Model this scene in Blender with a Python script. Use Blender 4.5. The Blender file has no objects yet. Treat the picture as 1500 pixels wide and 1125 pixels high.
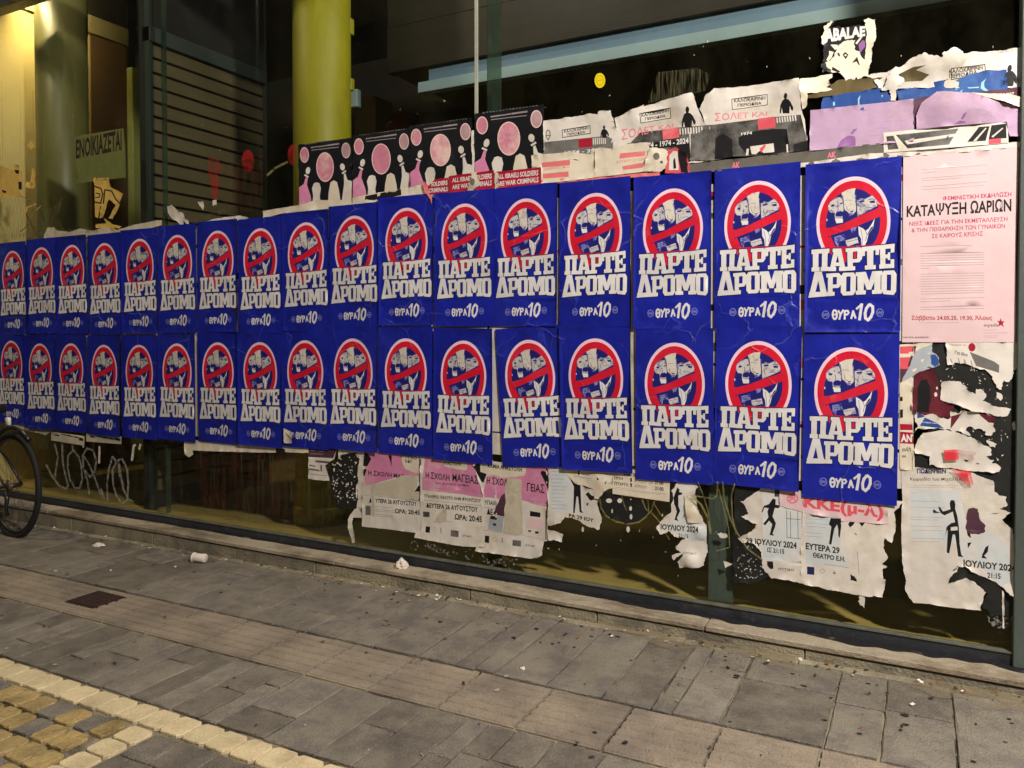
import bpy, bmesh, math, random
from mathutils import Vector, noise, Matrix
from mathutils.geometry import delaunay_2d_cdt
R_ = math.radians
random.seed(7)
scene = bpy.context.scene
col = scene.collection

# ------------------------------------------------------------------ camera, world, sun, lamps, exposure
FPX, DIST, EYE = 1140.0, 4.07, 1.60
YAW, PITCH = math.atan2(.466, .885), R_(1.3)
cam_d = bpy.data.cameras.new('camera'); cam = bpy.data.objects.new('camera', cam_d); col.objects.link(cam)
cam.location = (0, -DIST, EYE); cam.rotation_euler = (R_(90)-PITCH, 0, YAW)
cam_d.sensor_width = 36; cam_d.lens = FPX/1500*36; cam_d.shift_y = -49.5/1500
cam_d.clip_end = 300; cam_d.clip_start = .05
scene.camera = cam
world = bpy.data.worlds.new('World'); scene.world = world; world.use_nodes = True
wn = world.node_tree.nodes; bg = wn['Background']
sky = wn.new('ShaderNodeTexSky'); sky.sky_type = 'NISHITA'; sky.sun_disc = False
SUN_AZ, SUN_EL = 38, 42          # azimuth right of the wall's normal, elevation
sky.sun_elevation = R_(SUN_EL); sky.sun_rotation = R_(180-SUN_AZ)
world.node_tree.links.new(sky.outputs[0], bg.inputs[0]); bg.inputs[1].default_value = 0.028
sd = bpy.data.lights.new('sun', 'SUN'); sd.energy = 0.85; sd.angle = R_(9); sd.color = (1, .93, .9)
so = bpy.data.objects.new('sun', sd); col.objects.link(so)
sdir = Vector((math.sin(R_(SUN_AZ))*math.cos(R_(SUN_EL)), -math.cos(R_(SUN_AZ))*math.cos(R_(SUN_EL)), math.sin(R_(SUN_EL))))
so.rotation_euler = (-sdir).to_track_quat('-Z', 'Y').to_euler()
LAMP_MAIN, LAMP_LEFT, LAMP_IN, LAMP_IN_FILL = 1600.0, 560.0, 640.0, 26.0
vs = scene.view_settings; vs.view_transform = 'Standard'; vs.look = 'None'; vs.gamma = 1; vs.use_curve_mapping = False
vs.exposure = 0.56
scene.render.engine = 'CYCLES'; scene.cycles.max_bounces = 7; scene.cycles.transparent_max_bounces = 12
scene.cycles.caustics_reflective = False; scene.cycles.caustics_refractive = False
scene.cycles.use_denoising = True; scene.cycles.sample_clamp_indirect = 4

# ------------------------------------------------------------------ photo point -> place (read-off helpers)
_F0 = Vector((-math.sin(YAW), math.cos(YAW), 0)); _R = Vector((math.cos(YAW), math.sin(YAW), 0)); _U0 = Vector((0, 0, 1))
_F = _F0*math.cos(PITCH)-_U0*math.sin(PITCH); _U = _U0*math.cos(PITCH)+_F0*math.sin(PITCH); _C = Vector((0, -DIST, EYE))
def ray(px, py): return _F + _R*((px-750)/FPX) + _U*((513-py)/FPX)
def W(px, py, y=0.0):
    r = ray(px, py); q = _C + r*((y+DIST)/r.y); return (q.x, q.z)
def on_x(px, py, X):
    r = ray(px, py); q = _C + r*(X/r.x); return (q.y, q.z)
def gz(X): return .05+.009*max(-9, min(3, X))
def G(px, py):
    r = ray(px, py); t = (.05-EYE)/(r.z-.009*r.x); q = _C+r*t; return (q.x, q.y)
class Crop:
    def __init__(s, x0, y0, x1, w): s.x, s.y, s.k = x0, y0, (x1-x0)/w
    def p(s, a, b): return (s.x+a*s.k, s.y+b*s.k)
    def w(s, a, b): return W(*s.p(a, b))
    def poly(s, *v): return [s.w(v[i], v[i+1]) for i in range(0, len(v), 2)]
    def ell(s, cx, cy, rx, ry, n=28, tilt=0):
        o = []
        for i in range(n):
            a = 2*math.pi*i/n; x, y = rx*math.cos(a), ry*math.sin(a); t = R_(tilt)
            o.append(s.w(cx+x*math.cos(t)-y*math.sin(t), cy+x*math.sin(t)+y*math.cos(t)))
        return o
    def line(s, pts, wd):      # ribbon of width wd (crop px) along pts, as quads
        out = []
        P = [pts[i:i+2] for i in range(0, len(pts), 2)]
        for a, b in zip(P[:-1], P[1:]):
            dx, dy = b[0]-a[0], b[1]-a[1]; L = math.hypot(dx, dy) or 1; nx, ny = -dy/L*wd/2, dx/L*wd/2
            ex, ey = dx/L*wd*.3, dy/L*wd*.3
            out.append([s.w(a[0]-ex+nx, a[1]-ey+ny), s.w(b[0]+ex+nx, b[1]+ey+ny), s.w(b[0]+ex-nx, b[1]+ey-ny), s.w(a[0]-ex-nx, a[1]-ey-ny)])
        return out
    def ring(s, cx, cy, rx, ry, wd, n=20):
        pts = []
        for i in range(n+1):
            a = 2*math.pi*i/n; pts += [cx+rx*math.cos(a), cy+ry*math.sin(a)]
        return s.line(pts, wd)
    def text(s, body, x0, y0, x1, y1, h0, h1=None, bold=.0):   # baseline (x0,y0)-(x1,y1), cap heights at both ends
        h1 = h0 if h1 is None else h1
        out = []
        for tri in glyphs(body, bold):
            out.append([s.w(x0+(x1-x0)*u, y0+(y1-y0)*u-(h0+(h1-h0)*u)*v) for u, v in tri])
        return out
_gc = {}
_SAME = str.maketrans('ΑΒΕΖΗΙΚΜΝΟΡΤΥΧο', 'ABEZHIKMNOPTYXo')
def glyphs(body, bold):
    bold = bold*1.0+.012 if bold > 0 else bold+.006
    body = body.translate(_SAME)      # letters shared by both alphabets, same shapes
    key = (body, bold)
    if key in _gc: return _gc[key]
    c = bpy.data.curves.new('lettering', 'FONT'); c.body = body; c.offset = bold; c.resolution_u = 2
    o = bpy.data.objects.new('lettering', c); col.objects.link(o)
    dg = bpy.context.evaluated_depsgraph_get(); m = o.evaluated_get(dg).to_mesh()
    V = [(v.co.x, v.co.y) for v in m.vertices]; T = [tuple(p.vertices) for p in m.polygons]
    x0, x1 = min(v[0] for v in V), max(v[0] for v in V)
    cap = .70
    res = [[((V[i][0]-x0)/(x1-x0), V[i][1]/cap) for i in t] for t in T]
    o.evaluated_get(dg).to_mesh_clear(); bpy.data.objects.remove(o); bpy.data.curves.remove(c)
    _gc[key] = res; return res

# ------------------------------------------------------------------ materials
def lin(c):
    return tuple(((x/255)/12.92 if x/255 <= .04045 else ((x/255+.055)/1.055)**2.4) for x in c)
MATS = {}
def nodes(m):
    m.use_nodes = True; nt = m.node_tree; return nt, nt.nodes, nt.links, nt.nodes['Principled BSDF']
def mat(name, rgb, rough=.6, var=.12, scale=6., bump=.0, bscale=40., metal=0., spec=.5, rnd=0., stretch=(1, 1, 1), grit=0., second=None, sec_scale=2., sec_lo=.5, sec_hi=.62, emis=None, rv=0.):
    """rgb is an sRGB 0-255 colour of the thing itself"""
    if name in MATS: return MATS[name]
    m = bpy.data.materials.new(name); nt, N, L, P = nodes(m); MATS[name] = m
    c = lin(rgb)
    geo = N.new('ShaderNodeNewGeometry'); mp = N.new('ShaderNodeMapping'); mp.inputs['Scale'].default_value = stretch
    L.new(geo.outputs['Position'], mp.inputs[0])
    n1 = N.new('ShaderNodeTexNoise'); n1.inputs['Scale'].default_value = scale; n1.inputs['Detail'].default_value = 8; n1.inputs['Roughness'].default_value = .65
    L.new(mp.outputs[0], n1.inputs['Vector'])
    ramp = N.new('ShaderNodeMapRange'); ramp.inputs[1].default_value = .3; ramp.inputs[2].default_value = .7
    ramp.inputs[3].default_value = 1-var; ramp.inputs[4].default_value = 1+var
    L.new(n1.outputs[0], ramp.inputs[0])
    mul = N.new('ShaderNodeVectorMath'); mul.operation = 'SCALE'
    base = N.new('ShaderNodeRGB'); base.outputs[0].default_value = (*c, 1)
    src = base.outputs[0]
    if second is not None:
        n2 = N.new('ShaderNodeTexNoise'); n2.inputs['Scale'].default_value = sec_scale; n2.inputs['Detail'].default_value = 9; n2.inputs['Roughness'].default_value = .7
        L.new(mp.outputs[0], n2.inputs['Vector'])
        r2 = N.new('ShaderNodeMapRange'); r2.inputs[1].default_value = sec_lo; r2.inputs[2].default_value = sec_hi
        L.new(n2.outputs[0], r2.inputs[0])
        mx = N.new('ShaderNodeMix'); mx.data_type = 'RGBA'; mx.inputs[7].default_value = (*lin(second), 1)
        L.new(r2.outputs[0], mx.inputs[0]); L.new(src, mx.inputs[6]); src = mx.outputs[2]
    L.new(src, mul.inputs[0]); last = ramp.outputs[0]
    if rnd:
        oi = N.new('ShaderNodeObjectInfo'); rr = N.new('ShaderNodeMapRange'); rr.inputs[3].default_value = 1-rnd; rr.inputs[4].default_value = 1+rnd
        L.new(oi.outputs['Random'], rr.inputs[0]); mm = N.new('ShaderNodeMath'); mm.operation = 'MULTIPLY'
        L.new(last, mm.inputs[0]); L.new(rr.outputs[0], mm.inputs[1]); last = mm.outputs[0]
    if grit:
        ng = N.new('ShaderNodeTexNoise'); ng.inputs['Scale'].default_value = 170; ng.inputs['Detail'].default_value = 4; ng.inputs['Roughness'].default_value = .8; L.new(mp.outputs[0], ng.inputs['Vector'])
        g2 = N.new('ShaderNodeMapRange'); g2.inputs[1].default_value = .35; g2.inputs[2].default_value = .65; g2.inputs[3].default_value = 1-grit; g2.inputs[4].default_value = 1+grit
        L.new(ng.outputs[0], g2.inputs[0]); m3 = N.new('ShaderNodeMath'); m3.operation = 'MULTIPLY'; L.new(last, m3.inputs[0]); L.new(g2.outputs[0], m3.inputs[1]); last = m3.outputs[0]
    L.new(last, mul.inputs['Scale']); L.new(mul.outputs[0], P.inputs['Base Color'])
    P.inputs['Roughness'].default_value = rough; P.inputs['Metallic'].default_value = metal; P.inputs['Specular IOR Level'].default_value = spec
    if rv:
        r3 = N.new('ShaderNodeMapRange'); r3.inputs[1].default_value = .3; r3.inputs[2].default_value = .7; r3.inputs[3].default_value = rough-rv; r3.inputs[4].default_value = rough+rv
        L.new(n1.outputs[0], r3.inputs[0]); L.new(r3.outputs[0], P.inputs['Roughness'])
    if bump:
        nb = N.new('ShaderNodeTexNoise'); nb.inputs['Scale'].default_value = bscale; nb.inputs['Detail'].default_value = 6
        L.new(mp.outputs[0], nb.inputs['Vector'])
        b = N.new('ShaderNodeBump'); b.inputs['Strength'].default_value = bump; b.inputs['Distance'].default_value = .01
        L.new(nb.outputs[0], b.inputs['Height']); L.new(b.outputs[0], P.inputs['Normal'])
    if emis:
        P.inputs['Emission Color'].default_value = (*lin(rgb), 1); P.inputs['Emission Strength'].default_value = emis
    return m
def paper(name, rgb, rough=.5, var=.06, wr=.5, dirt=None, worn=None, dsc=3.2):
    """printed or plain paper pasted on glass: faint mottling, paste wrinkles, creases"""
    if name in MATS: return MATS[name]
    m = bpy.data.materials.new(name); nt, N, L, P = nodes(m); MATS[name] = m
    geo = N.new('ShaderNodeNewGeometry')
    def nz(scale, stretch, detail=4, typ='FBM', rough_=.5):
        mp = N.new('ShaderNodeMapping'); mp.inputs['Scale'].default_value = stretch; L.new(geo.outputs['Position'], mp.inputs[0])
        n = N.new('ShaderNodeTexNoise'); n.noise_type = typ; n.inputs['Scale'].default_value = scale; n.inputs['Detail'].default_value = detail; n.inputs['Roughness'].default_value = rough_
        L.new(mp.outputs[0], n.inputs['Vector']); return n
    a = nz(7, (1, 1, 1), 8, rough_=.7)
    mr = N.new('ShaderNodeMapRange'); mr.inputs[1].default_value = .3; mr.inputs[2].default_value = .7; mr.inputs[3].default_value = 1-var; mr.inputs[4].default_value = 1+var
    L.new(a.outputs[0], mr.inputs[0])
    base = N.new('ShaderNodeRGB'); base.outputs[0].default_value = (*lin(rgb), 1); src = base.outputs[0]
    if dirt:
        d = nz(dsc, (1, 1, 1), 10, rough_=.75); r = N.new('ShaderNodeMapRange'); r.inputs[1].default_value = dirt[1]; r.inputs[2].default_value = dirt[2]
        L.new(d.outputs[0], r.inputs[0]); mx = N.new('ShaderNodeMix'); mx.data_type = 'RGBA'; mx.inputs[7].default_value = (*lin(dirt[0]), 1)
        L.new(r.outputs[0], mx.inputs[0]); L.new(src, mx.inputs[6]); src = mx.outputs[2]
    if worn:
        wr_n = nz(5, (1, 1, 1), 4); vm = N.new('ShaderNodeVectorMath'); vm.operation = 'SCALE'; vm.inputs['Scale'].default_value = .16; L.new(wr_n.outputs[1], vm.inputs[0])
        va = N.new('ShaderNodeVectorMath'); L.new(geo.outputs['Position'], va.inputs[0]); L.new(vm.outputs[0], va.inputs[1])
        vo = N.new('ShaderNodeTexVoronoi'); vo.feature = 'DISTANCE_TO_EDGE'; vo.inputs['Scale'].default_value = 3.4; L.new(va.outputs[0], vo.inputs['Vector'])
        r0 = N.new('ShaderNodeMapRange'); r0.inputs[1].default_value = .0; r0.inputs[2].default_value = .022; r0.inputs[3].default_value = 1; r0.inputs[4].default_value = 0; L.new(vo.outputs['Distance'], r0.inputs[0])
        mk = nz(2.3, (1, 1, 1), 5, rough_=.6); r1 = N.new('ShaderNodeMapRange'); r1.inputs[1].default_value = .47; r1.inputs[2].default_value = .62; L.new(mk.outputs[0], r1.inputs[0])
        crease = N.new('ShaderNodeMath'); crease.operation = 'MULTIPLY'; L.new(r0.outputs[0], crease.inputs[0]); L.new(r1.outputs[0], crease.inputs[1])
        pt = nz(1.7, (1, 1, 1), 8, rough_=.65); r2 = N.new('ShaderNodeMapRange'); r2.inputs[1].default_value = .52; r2.inputs[2].default_value = .75; r2.inputs[4].default_value = .22; L.new(pt.outputs[0], r2.inputs[0])
        cf = N.new('ShaderNodeMath'); cf.operation = 'MULTIPLY_ADD'; cf.inputs[1].default_value = .6; L.new(crease.outputs[0], cf.inputs[0]); L.new(r2.outputs[0], cf.inputs[2]); r = cf
        mx = N.new('ShaderNodeMix'); mx.data_type = 'RGBA'; mx.inputs[7].default_value = (*lin(worn), 1)
        L.new(r.outputs[0], mx.inputs[0]); L.new(src, mx.inputs[6]); src = mx.outputs[2]
    oi = N.new('ShaderNodeObjectInfo'); rr = N.new('ShaderNodeMapRange'); rr.inputs[3].default_value = .93; rr.inputs[4].default_value = 1.07; L.new(oi.outputs['Random'], rr.inputs[0])
    mz = N.new('ShaderNodeMath'); mz.operation = 'MULTIPLY'; L.new(mr.outputs[0], mz.inputs[0]); L.new(rr.outputs[0], mz.inputs[1])
    mul = N.new('ShaderNodeVectorMath'); mul.operation = 'SCALE'; L.new(src, mul.inputs[0]); L.new(mz.outputs[0], mul.inputs['Scale'])
    L.new(mul.outputs[0], P.inputs['Base Color'])
    h1 = nz(4, (1.15, 1, .85), 3, rough_=.45); h2 = nz(4.5, (1.3, 1, .8), 3, 'RIDGED_MULTIFRACTAL', .45); h3 = nz(220, (1, 1, 1), 2)
    s1 = N.new('ShaderNodeMath'); s1.operation = 'MULTIPLY'; s1.inputs[1].default_value = .9; L.new(h1.outputs[0], s1.inputs[0])
    s2 = N.new('ShaderNodeMath'); s2.operation = 'MULTIPLY_ADD'; s2.inputs[1].default_value = .16; L.new(h2.outputs[0], s2.inputs[0]); L.new(s1.outputs[0], s2.inputs[2])
    s3 = N.new('ShaderNodeMath'); s3.operation = 'MULTIPLY_ADD'; s3.inputs[1].default_value = .03; L.new(h3.outputs[0], s3.inputs[0]); L.new(s2.outputs[0], s3.inputs[2])
    if worn:
        s4 = N.new('ShaderNodeMath'); s4.operation = 'MULTIPLY_ADD'; s4.inputs[1].default_value = .22; L.new(crease.outputs[0], s4.inputs[0]); L.new(s3.outputs[0], s4.inputs[2]); s3 = s4
    b = N.new('ShaderNodeBump'); b.inputs['Strength'].default_value = min(1, wr); b.inputs['Distance'].default_value = .026
    L.new(s3.outputs[0], b.inputs['Height']); L.new(b.outputs[0], P.inputs['Normal'])
    P.inputs['Roughness'].default_value = rough; P.inputs['Specular IOR Level'].default_value = .4
    return m
def glass_mat(name, tint, refl=.8, dirt=.1, dcol=(120, 118, 90)):
    m = bpy.data.materials.new(name); m.use_nodes = True; nt = m.node_tree; N, L = nt.nodes, nt.links; N.clear(); MATS[name] = m
    out = N.new('ShaderNodeOutputMaterial'); tr = N.new('ShaderNodeBsdfTransparent'); tr.inputs[0].default_value = (*tint, 1)
    gl = N.new('ShaderNodeBsdfGlossy'); gl.inputs['Roughness'].default_value = .02
    fr = N.new('ShaderNodeFresnel'); fr.inputs[0].default_value = 1.5
    mm = N.new('ShaderNodeMath'); mm.operation = 'MULTIPLY'; mm.inputs[1].default_value = refl; L.new(fr.outputs[0], mm.inputs[0])
    mx = N.new('ShaderNodeMixShader'); L.new(mm.outputs[0], mx.inputs[0]); L.new(tr.outputs[0], mx.inputs[1]); L.new(gl.outputs[0], mx.inputs[2])
    df = N.new('ShaderNodeBsdfDiffuse'); df.inputs[0].default_value = (*lin(dcol), 1)
    geo = N.new('ShaderNodeNewGeometry'); mp = N.new('ShaderNodeMapping'); mp.inputs['Scale'].default_value = (1.4, 1, .8); L.new(geo.outputs['Position'], mp.inputs[0])
    n = N.new('ShaderNodeTexNoise'); n.inputs['Scale'].default_value = 2.5; n.inputs['Detail'].default_value = 9; n.inputs['Roughness'].default_value = .7; L.new(mp.outputs[0], n.inputs['Vector'])
    r = N.new('ShaderNodeMapRange'); r.inputs[1].default_value = .42; r.inputs[2].default_value = .75; r.inputs[3].default_value = dirt*.15; r.inputs[4].default_value = dirt; L.new(n.outputs[0], r.inputs[0])
    m2 = N.new('ShaderNodeMixShader'); L.new(r.outputs[0], m2.inputs[0]); L.new(mx.outputs[0], m2.inputs[1]); L.new(df.outputs[0], m2.inputs[2])
    L.new(m2.outputs[0], out.inputs[0]); return m
def haze_mat(name, rgb, alpha, scale=14., lo=.3, hi=.6, stretch=(1, 1, 1)):
    """thin uneven paint or paste film: noise-driven transparency"""
    m = bpy.data.materials.new(name); nt, N, L, P = nodes(m); MATS[name] = m
    P.inputs['Base Color'].default_value = (*lin(rgb), 1); P.inputs['Roughness'].default_value = .6
    geo = N.new('ShaderNodeNewGeometry'); mp = N.new('ShaderNodeMapping'); mp.inputs['Scale'].default_value = stretch; L.new(geo.outputs['Position'], mp.inputs[0])
    n = N.new('ShaderNodeTexNoise'); n.inputs['Scale'].default_value = scale; n.inputs['Detail'].default_value = 7; L.new(mp.outputs[0], n.inputs['Vector'])
    r = N.new('ShaderNodeMapRange'); r.inputs[1].default_value = lo; r.inputs[2].default_value = hi; r.inputs[3].default_value = 0; r.inputs[4].default_value = alpha
    L.new(n.outputs[0], r.inputs[0]); L.new(r.outputs[0], P.inputs['Alpha']); return m

# ------------------------------------------------------------------ object helpers
def tag(o, label=None, cat=None, group=None, kind=None):
    if label: o['label'] = label
    if cat: o['category'] = cat
    if group: o['group'] = group
    if kind: o['kind'] = kind
    return o
def link(name, me, parent=None):
    o = bpy.data.objects.new(name, me); col.objects.link(o)
    if parent: o.parent = parent
    return o
def empty(name, loc, label, cat, group=None):
    o = bpy.data.objects.new(name, None); col.objects.link(o); o.location = loc; o.empty_display_size = .1
    bpy.context.view_layer.update()
    return tag(o, label, cat, group)
def mesh(name, V, F, mats, parent=None, mi=None, smooth=False, rel=True):
    me = bpy.data.meshes.new(name)
    if parent is not None and rel:
        b = Vector((0, 0, 0)); p = parent
        while p is not None: b += p.location; p = p.parent
        V = [(v[0]-b.x, v[1]-b.y, v[2]-b.z) for v in V]
    me.from_pydata([tuple(v) for v in V], [], F)
    for m in (mats if isinstance(mats, (list, tuple)) else [mats]): me.materials.append(m)
    if mi: me.polygons.foreach_set('material_index', mi)
    if smooth: me.polygons.foreach_set('use_smooth', [True]*len(me.polygons))
    me.update()
    return link(name, me, parent)
class MB:
    def __init__(s): s.V = []; s.F = []
    def box(s, x0, y0, z0, x1, y1, z1, ch=0):
        x0, x1 = sorted((x0, x1)); y0, y1 = sorted((y0, y1)); z0, z1 = sorted((z0, z1))
        b = len(s.V)
        if ch:
            bm = bmesh.new(); bmesh.ops.create_cube(bm, size=1)
            for v in bm.verts: v.co = Vector(((x0+x1)/2+v.co.x*(x1-x0), (y0+y1)/2+v.co.y*(y1-y0), (z0+z1)/2+v.co.z*(z1-z0)))
            bmesh.ops.bevel(bm, geom=bm.edges[:], offset=ch, segments=1, affect='EDGES')
            bm.verts.ensure_lookup_table()
            for v in bm.verts: s.V.append(tuple(v.co))
            for f in bm.faces: s.F.append([b+v.index for v in f.verts])
            bm.free(); return s
        s.V += [(x, y, z) for z in (z0, z1) for y in (y0, y1) for x in (x0, x1)]
        for f in ((0, 2, 3, 1), (4, 5, 7, 6), (0, 1, 5, 4), (2, 6, 7, 3), (0, 4, 6, 2), (1, 3, 7, 5)): s.F.append([b+i for i in f])
        return s
    def tube(s, pts, r, n=8, sz=1.0, close=False):
        pts = [Vector(p) for p in pts]; rs = r if isinstance(r, (list, tuple)) else [r]*len(pts)
        b = len(s.V); m = len(pts)
        for i, p in enumerate(pts):
            if close: t = (pts[(i+1) % m]-pts[i-1])
            else: t = pts[min(i+1, m-1)]-pts[max(i-1, 0)]
            t.normalize(); a = t.cross(Vector((0, 1, 0)) if abs(t.y) < .9 else Vector((1, 0, 0))).normalized(); c = t.cross(a)
            for k in range(n):
                w = 2*math.pi*k/n; s.V.append(tuple(p+a*math.cos(w)*rs[i]+c*math.sin(w)*rs[i]))
        for i in range(m if close else m-1):
            j = (i+1) % m
            for k in range(n): s.F.append([b+i*n+k, b+i*n+(k+1) % n, b+j*n+(k+1) % n, b+j*n+k])
        if not close: s.F.append([b+k for k in range(n)][::-1]); s.F.append([b+(m-1)*n+k for k in range(n)])
        return s
    def lathe(s, cx, cy, prof, n=32):      # prof: (radius, z)
        b = len(s.V)
        for r, z in prof:
            for k in range(n): a = 2*math.pi*k/n; s.V.append((cx+r*math.cos(a), cy+r*math.sin(a), z))
        for i in range(len(prof)-1):
            for k in range(n): s.F.append([b+i*n+k, b+i*n+(k+1) % n, b+(i+1)*n+(k+1) % n, b+(i+1)*n+k])
        s.F.append([b+k for k in range(n)][::-1]); s.F.append([b+(len(prof)-1)*n+k for k in range(n)])
        return s
    def put(s, name, m, parent=None, smooth=False): return mesh(name, s.V, s.F, m, parent, smooth=smooth)

def torn(poly, amp=.006, minlen=.012, seed=0, only=None):
    """roughens the outline of a polygon like torn paper"""
    rg = random.Random(seed*977+len(poly)); out = []
    n = len(poly)
    def sub(a, b, am, d):
        L = math.hypot(b[0]-a[0], b[1]-a[1])
        if L < minlen or d > 7: return [a]
        t = rg.uniform(.35, .65); o = rg.uniform(-1, 1)*min(am, L*.28)
        m = (a[0]+(b[0]-a[0])*t-(b[1]-a[1])/L*o, a[1]+(b[1]-a[1])*t+(b[0]-a[0])/L*o)
        return sub(a, m, am*.62, d+1)+sub(m, b, am*.62, d+1)
    for i in range(n):
        if only is not None and i not in only: out.append(poly[i])
        else: out += sub(poly[i], poly[(i+1) % n], amp, 0)
    return out
CUT = 'CUT'
def partition(layers, step=.03, clip=True):
    """layers: [(part, material or CUT, [polygons])], painted bottom to top; layer 0 is the paper.
    Returns {part: (verts2d, tris, mat list, mat index)} - one flat partition, nothing overlaps."""
    V = []; F = []; own = []
    for li, (part, m, polys) in enumerate(layers):
        for p in polys:
            if len(p) < 3: continue
            ar = sum(p[i-1][0]*p[i][1]-p[i][0]*p[i-1][1] for i in range(len(p)))
            if abs(ar) < 1e-9: continue
            if ar < 0: p = p[::-1]
            b = len(V); V += [Vector(q) for q in p]; F.append(list(range(b, b+len(p)))); own.append(li)
    xs = [v.x for v in V]; zs = [v.y for v in V]
    base = [p for p in layers[0][2]]
    x = min(xs)+step*.5; rg = random.Random(3)
    bx = [q[0] for p in base for q in p]; bz = [q[1] for p in base for q in p]
    x = min(bx)+step*.5
    while x < max(bx):
        z = min(bz)+step*.5
        while z < max(bz):
            V.append(Vector((x+rg.uniform(-.2, .2)*step, z+rg.uniform(-.2, .2)*step))); z += step
        x += step
    poly = [[(V[i].x, V[i].y) for i in f] for f in F]
    ov, oe, of, a, b_, oid = delaunay_2d_cdt(V, [], F, 0, 1e-6)
    parts = {}; CS = .02; grid = {}
    bb = [(min(q[0] for q in p), max(q[0] for q in p), min(q[1] for q in p), max(q[1] for q in p)) for p in poly]
    for i, q in enumerate(bb):
        for gx in range(math.floor(q[0]/CS), math.floor(q[1]/CS)+1):
            for gy in range(math.floor(q[2]/CS), math.floor(q[3]/CS)+1): grid.setdefault((gx, gy), []).append(i)
    def inside(i, x, z):
        b = bb[i]
        if x < b[0] or x > b[1] or z < b[2] or z > b[3]: return False
        c = False; p = poly[i]; j = len(p)-1
        for k in range(len(p)):
            if (p[k][1] > z) != (p[j][1] > z) and x < (p[j][0]-p[k][0])*(z-p[k][1])/(p[j][1]-p[k][1])+p[k][0]: c = not c
            j = k
        return c
    for t in of:
        mx = sum(ov[i].x for i in t)/3; mz = sum(ov[i].y for i in t)/3
        ls = set(); cand = grid.get((math.floor(mx/CS), math.floor(mz/CS)), ())
        best = -1
        for i in reversed(cand):
            if own[i] <= best: continue
            if inside(i, mx, mz): best = max(best, own[i]); ls.add(own[i])
        if best < 0: continue
        if best > 0 and clip and 0 not in ls and not any(own[i] == 0 and inside(i, mx, mz) for i in cand): continue
        ls.add(0)
        top = best
        if layers[top][1] == CUT: continue
        part = layers[top][0]; parts.setdefault(part, []).append((t, layers[top][1]))
    res = {}
    for part, L in parts.items():
        idx = {}; vv = []; ff = []; mi = []; ml = []
        for t, m in L:
            if m not in ml: ml.append(m)
            f = []
            for i in t:
                if i not in idx: idx[i] = len(vv); vv.append((ov[i].x, ov[i].y))
                f.append(idx[i])
            a = (vv[f[1]][0]-vv[f[0]][0])*(vv[f[2]][1]-vv[f[0]][1])-(vv[f[2]][0]-vv[f[0]][0])*(vv[f[1]][1]-vv[f[0]][1])
            if a < 0: f.reverse()
            ff.append(f); mi.append(ml.index(m))
        res[part] = (vv, ff, ml, mi)
    return res
def speck(c, cx, cy, rx, ry, rg, n=7):
    t = rg.uniform(0, 3); o = []
    for i in range(n):
        a = 2*math.pi*i/n; k = rg.uniform(.25, 1.3); x, y = rx*k*math.cos(a), ry*k*math.sin(a)
        o.append(c.w(cx+x*math.cos(t)-y*math.sin(t), cy+x*math.sin(t)+y*math.cos(t)))
    return o
def islands(n, ff):
    p = list(range(n))
    def f(a):
        while p[a] != a: p[a] = p[p[a]]; a = p[a]
        return a
    for t in ff:
        for k in t[1:]: p[f(k)] = f(t[0])
    return len({f(i) for i in range(n)})
def sheet(name, label, cat, layers, y=-.004, amp=.0015, bulge=(), step=.03, group=None, wave=5., parent=None, edge=None, seed=0, kind=None, curl=.006):
    """a pasted paper: one thing; layers[0] is its paper, further layers its print"""
    res = partition(layers, step)
    pts = [q for p in layers[0][2] for q in p]
    cx = sum(p[0] for p in pts)/len(pts); cz = min(p[1] for p in pts)
    rim = {(round(p[0], 5), round(p[1], 5)) for q in layers[0][2] if len(q) > 24 for p in q} if curl else ()
    def yy(x, z):
        d = .0016*(1+noise.noise(Vector((x*5, z*3.5, 1.7))))*(1 if amp > 0 else 0)
        for (bx, bz, r, h) in bulge:
            q = ((x-bx)**2+(z-bz)**2)/(r*r)
            if q < 4: d += h*math.exp(-q*1.5)
        if rim and (round(x, 5), round(z, 5)) in rim and not (x < -.075 and .80 < z < 2.405 and y > -.013): d += curl*max(0, noise.noise(Vector((x*22, z*22, seed*2.1)))*1.6+.1)
        return y-d
    if y < -.013: y -= .006
    root = None
    base_part = layers[0][0]
    order = [base_part]+[p for p in res if p != base_part]
    if not res: print('EMPTY SHEET', label); return None
    if len(res) == 1:
        vv, ff, ml, mi = list(res.values())[0]
        me = bpy.data.meshes.new(name); me.from_pydata([(a-cx, yy(a, b), b-cz) for a, b in vv], [], ff)
        for m in ml: me.materials.append(MATS[m])
        me.polygons.foreach_set('material_index', mi); me.polygons.foreach_set('use_smooth', [True]*len(ff)); me.update()
        root = link(name, me, parent); root.location = (cx, 0, cz); tag(root, label, cat, group, kind); return root
    root = bpy.data.objects.new(name, None); col.objects.link(root); root.location = (cx, 0, cz); root.empty_display_size = .1
    tag(root, label, cat, group, kind)
    for part in order:
        if part not in res: continue
        vv, ff, ml, mi = res[part]
        me = bpy.data.meshes.new(part); me.from_pydata([(a-cx, yy(a, b), b-cz) for a, b in vv], [], ff)
        for m in ml: me.materials.append(MATS[m])
        me.polygons.foreach_set('material_index', mi); me.polygons.foreach_set('use_smooth', [True]*len(ff)); me.update()
        po = link(part.split('#')[0], me, root)
        if islands(len(vv), ff) > 1: po['kind'] = 'stuff'
    return root
def rect(x0, z0, x1, z1): return [(x0, z0), (x1, z0), (x1, z1), (x0, z1)]

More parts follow.
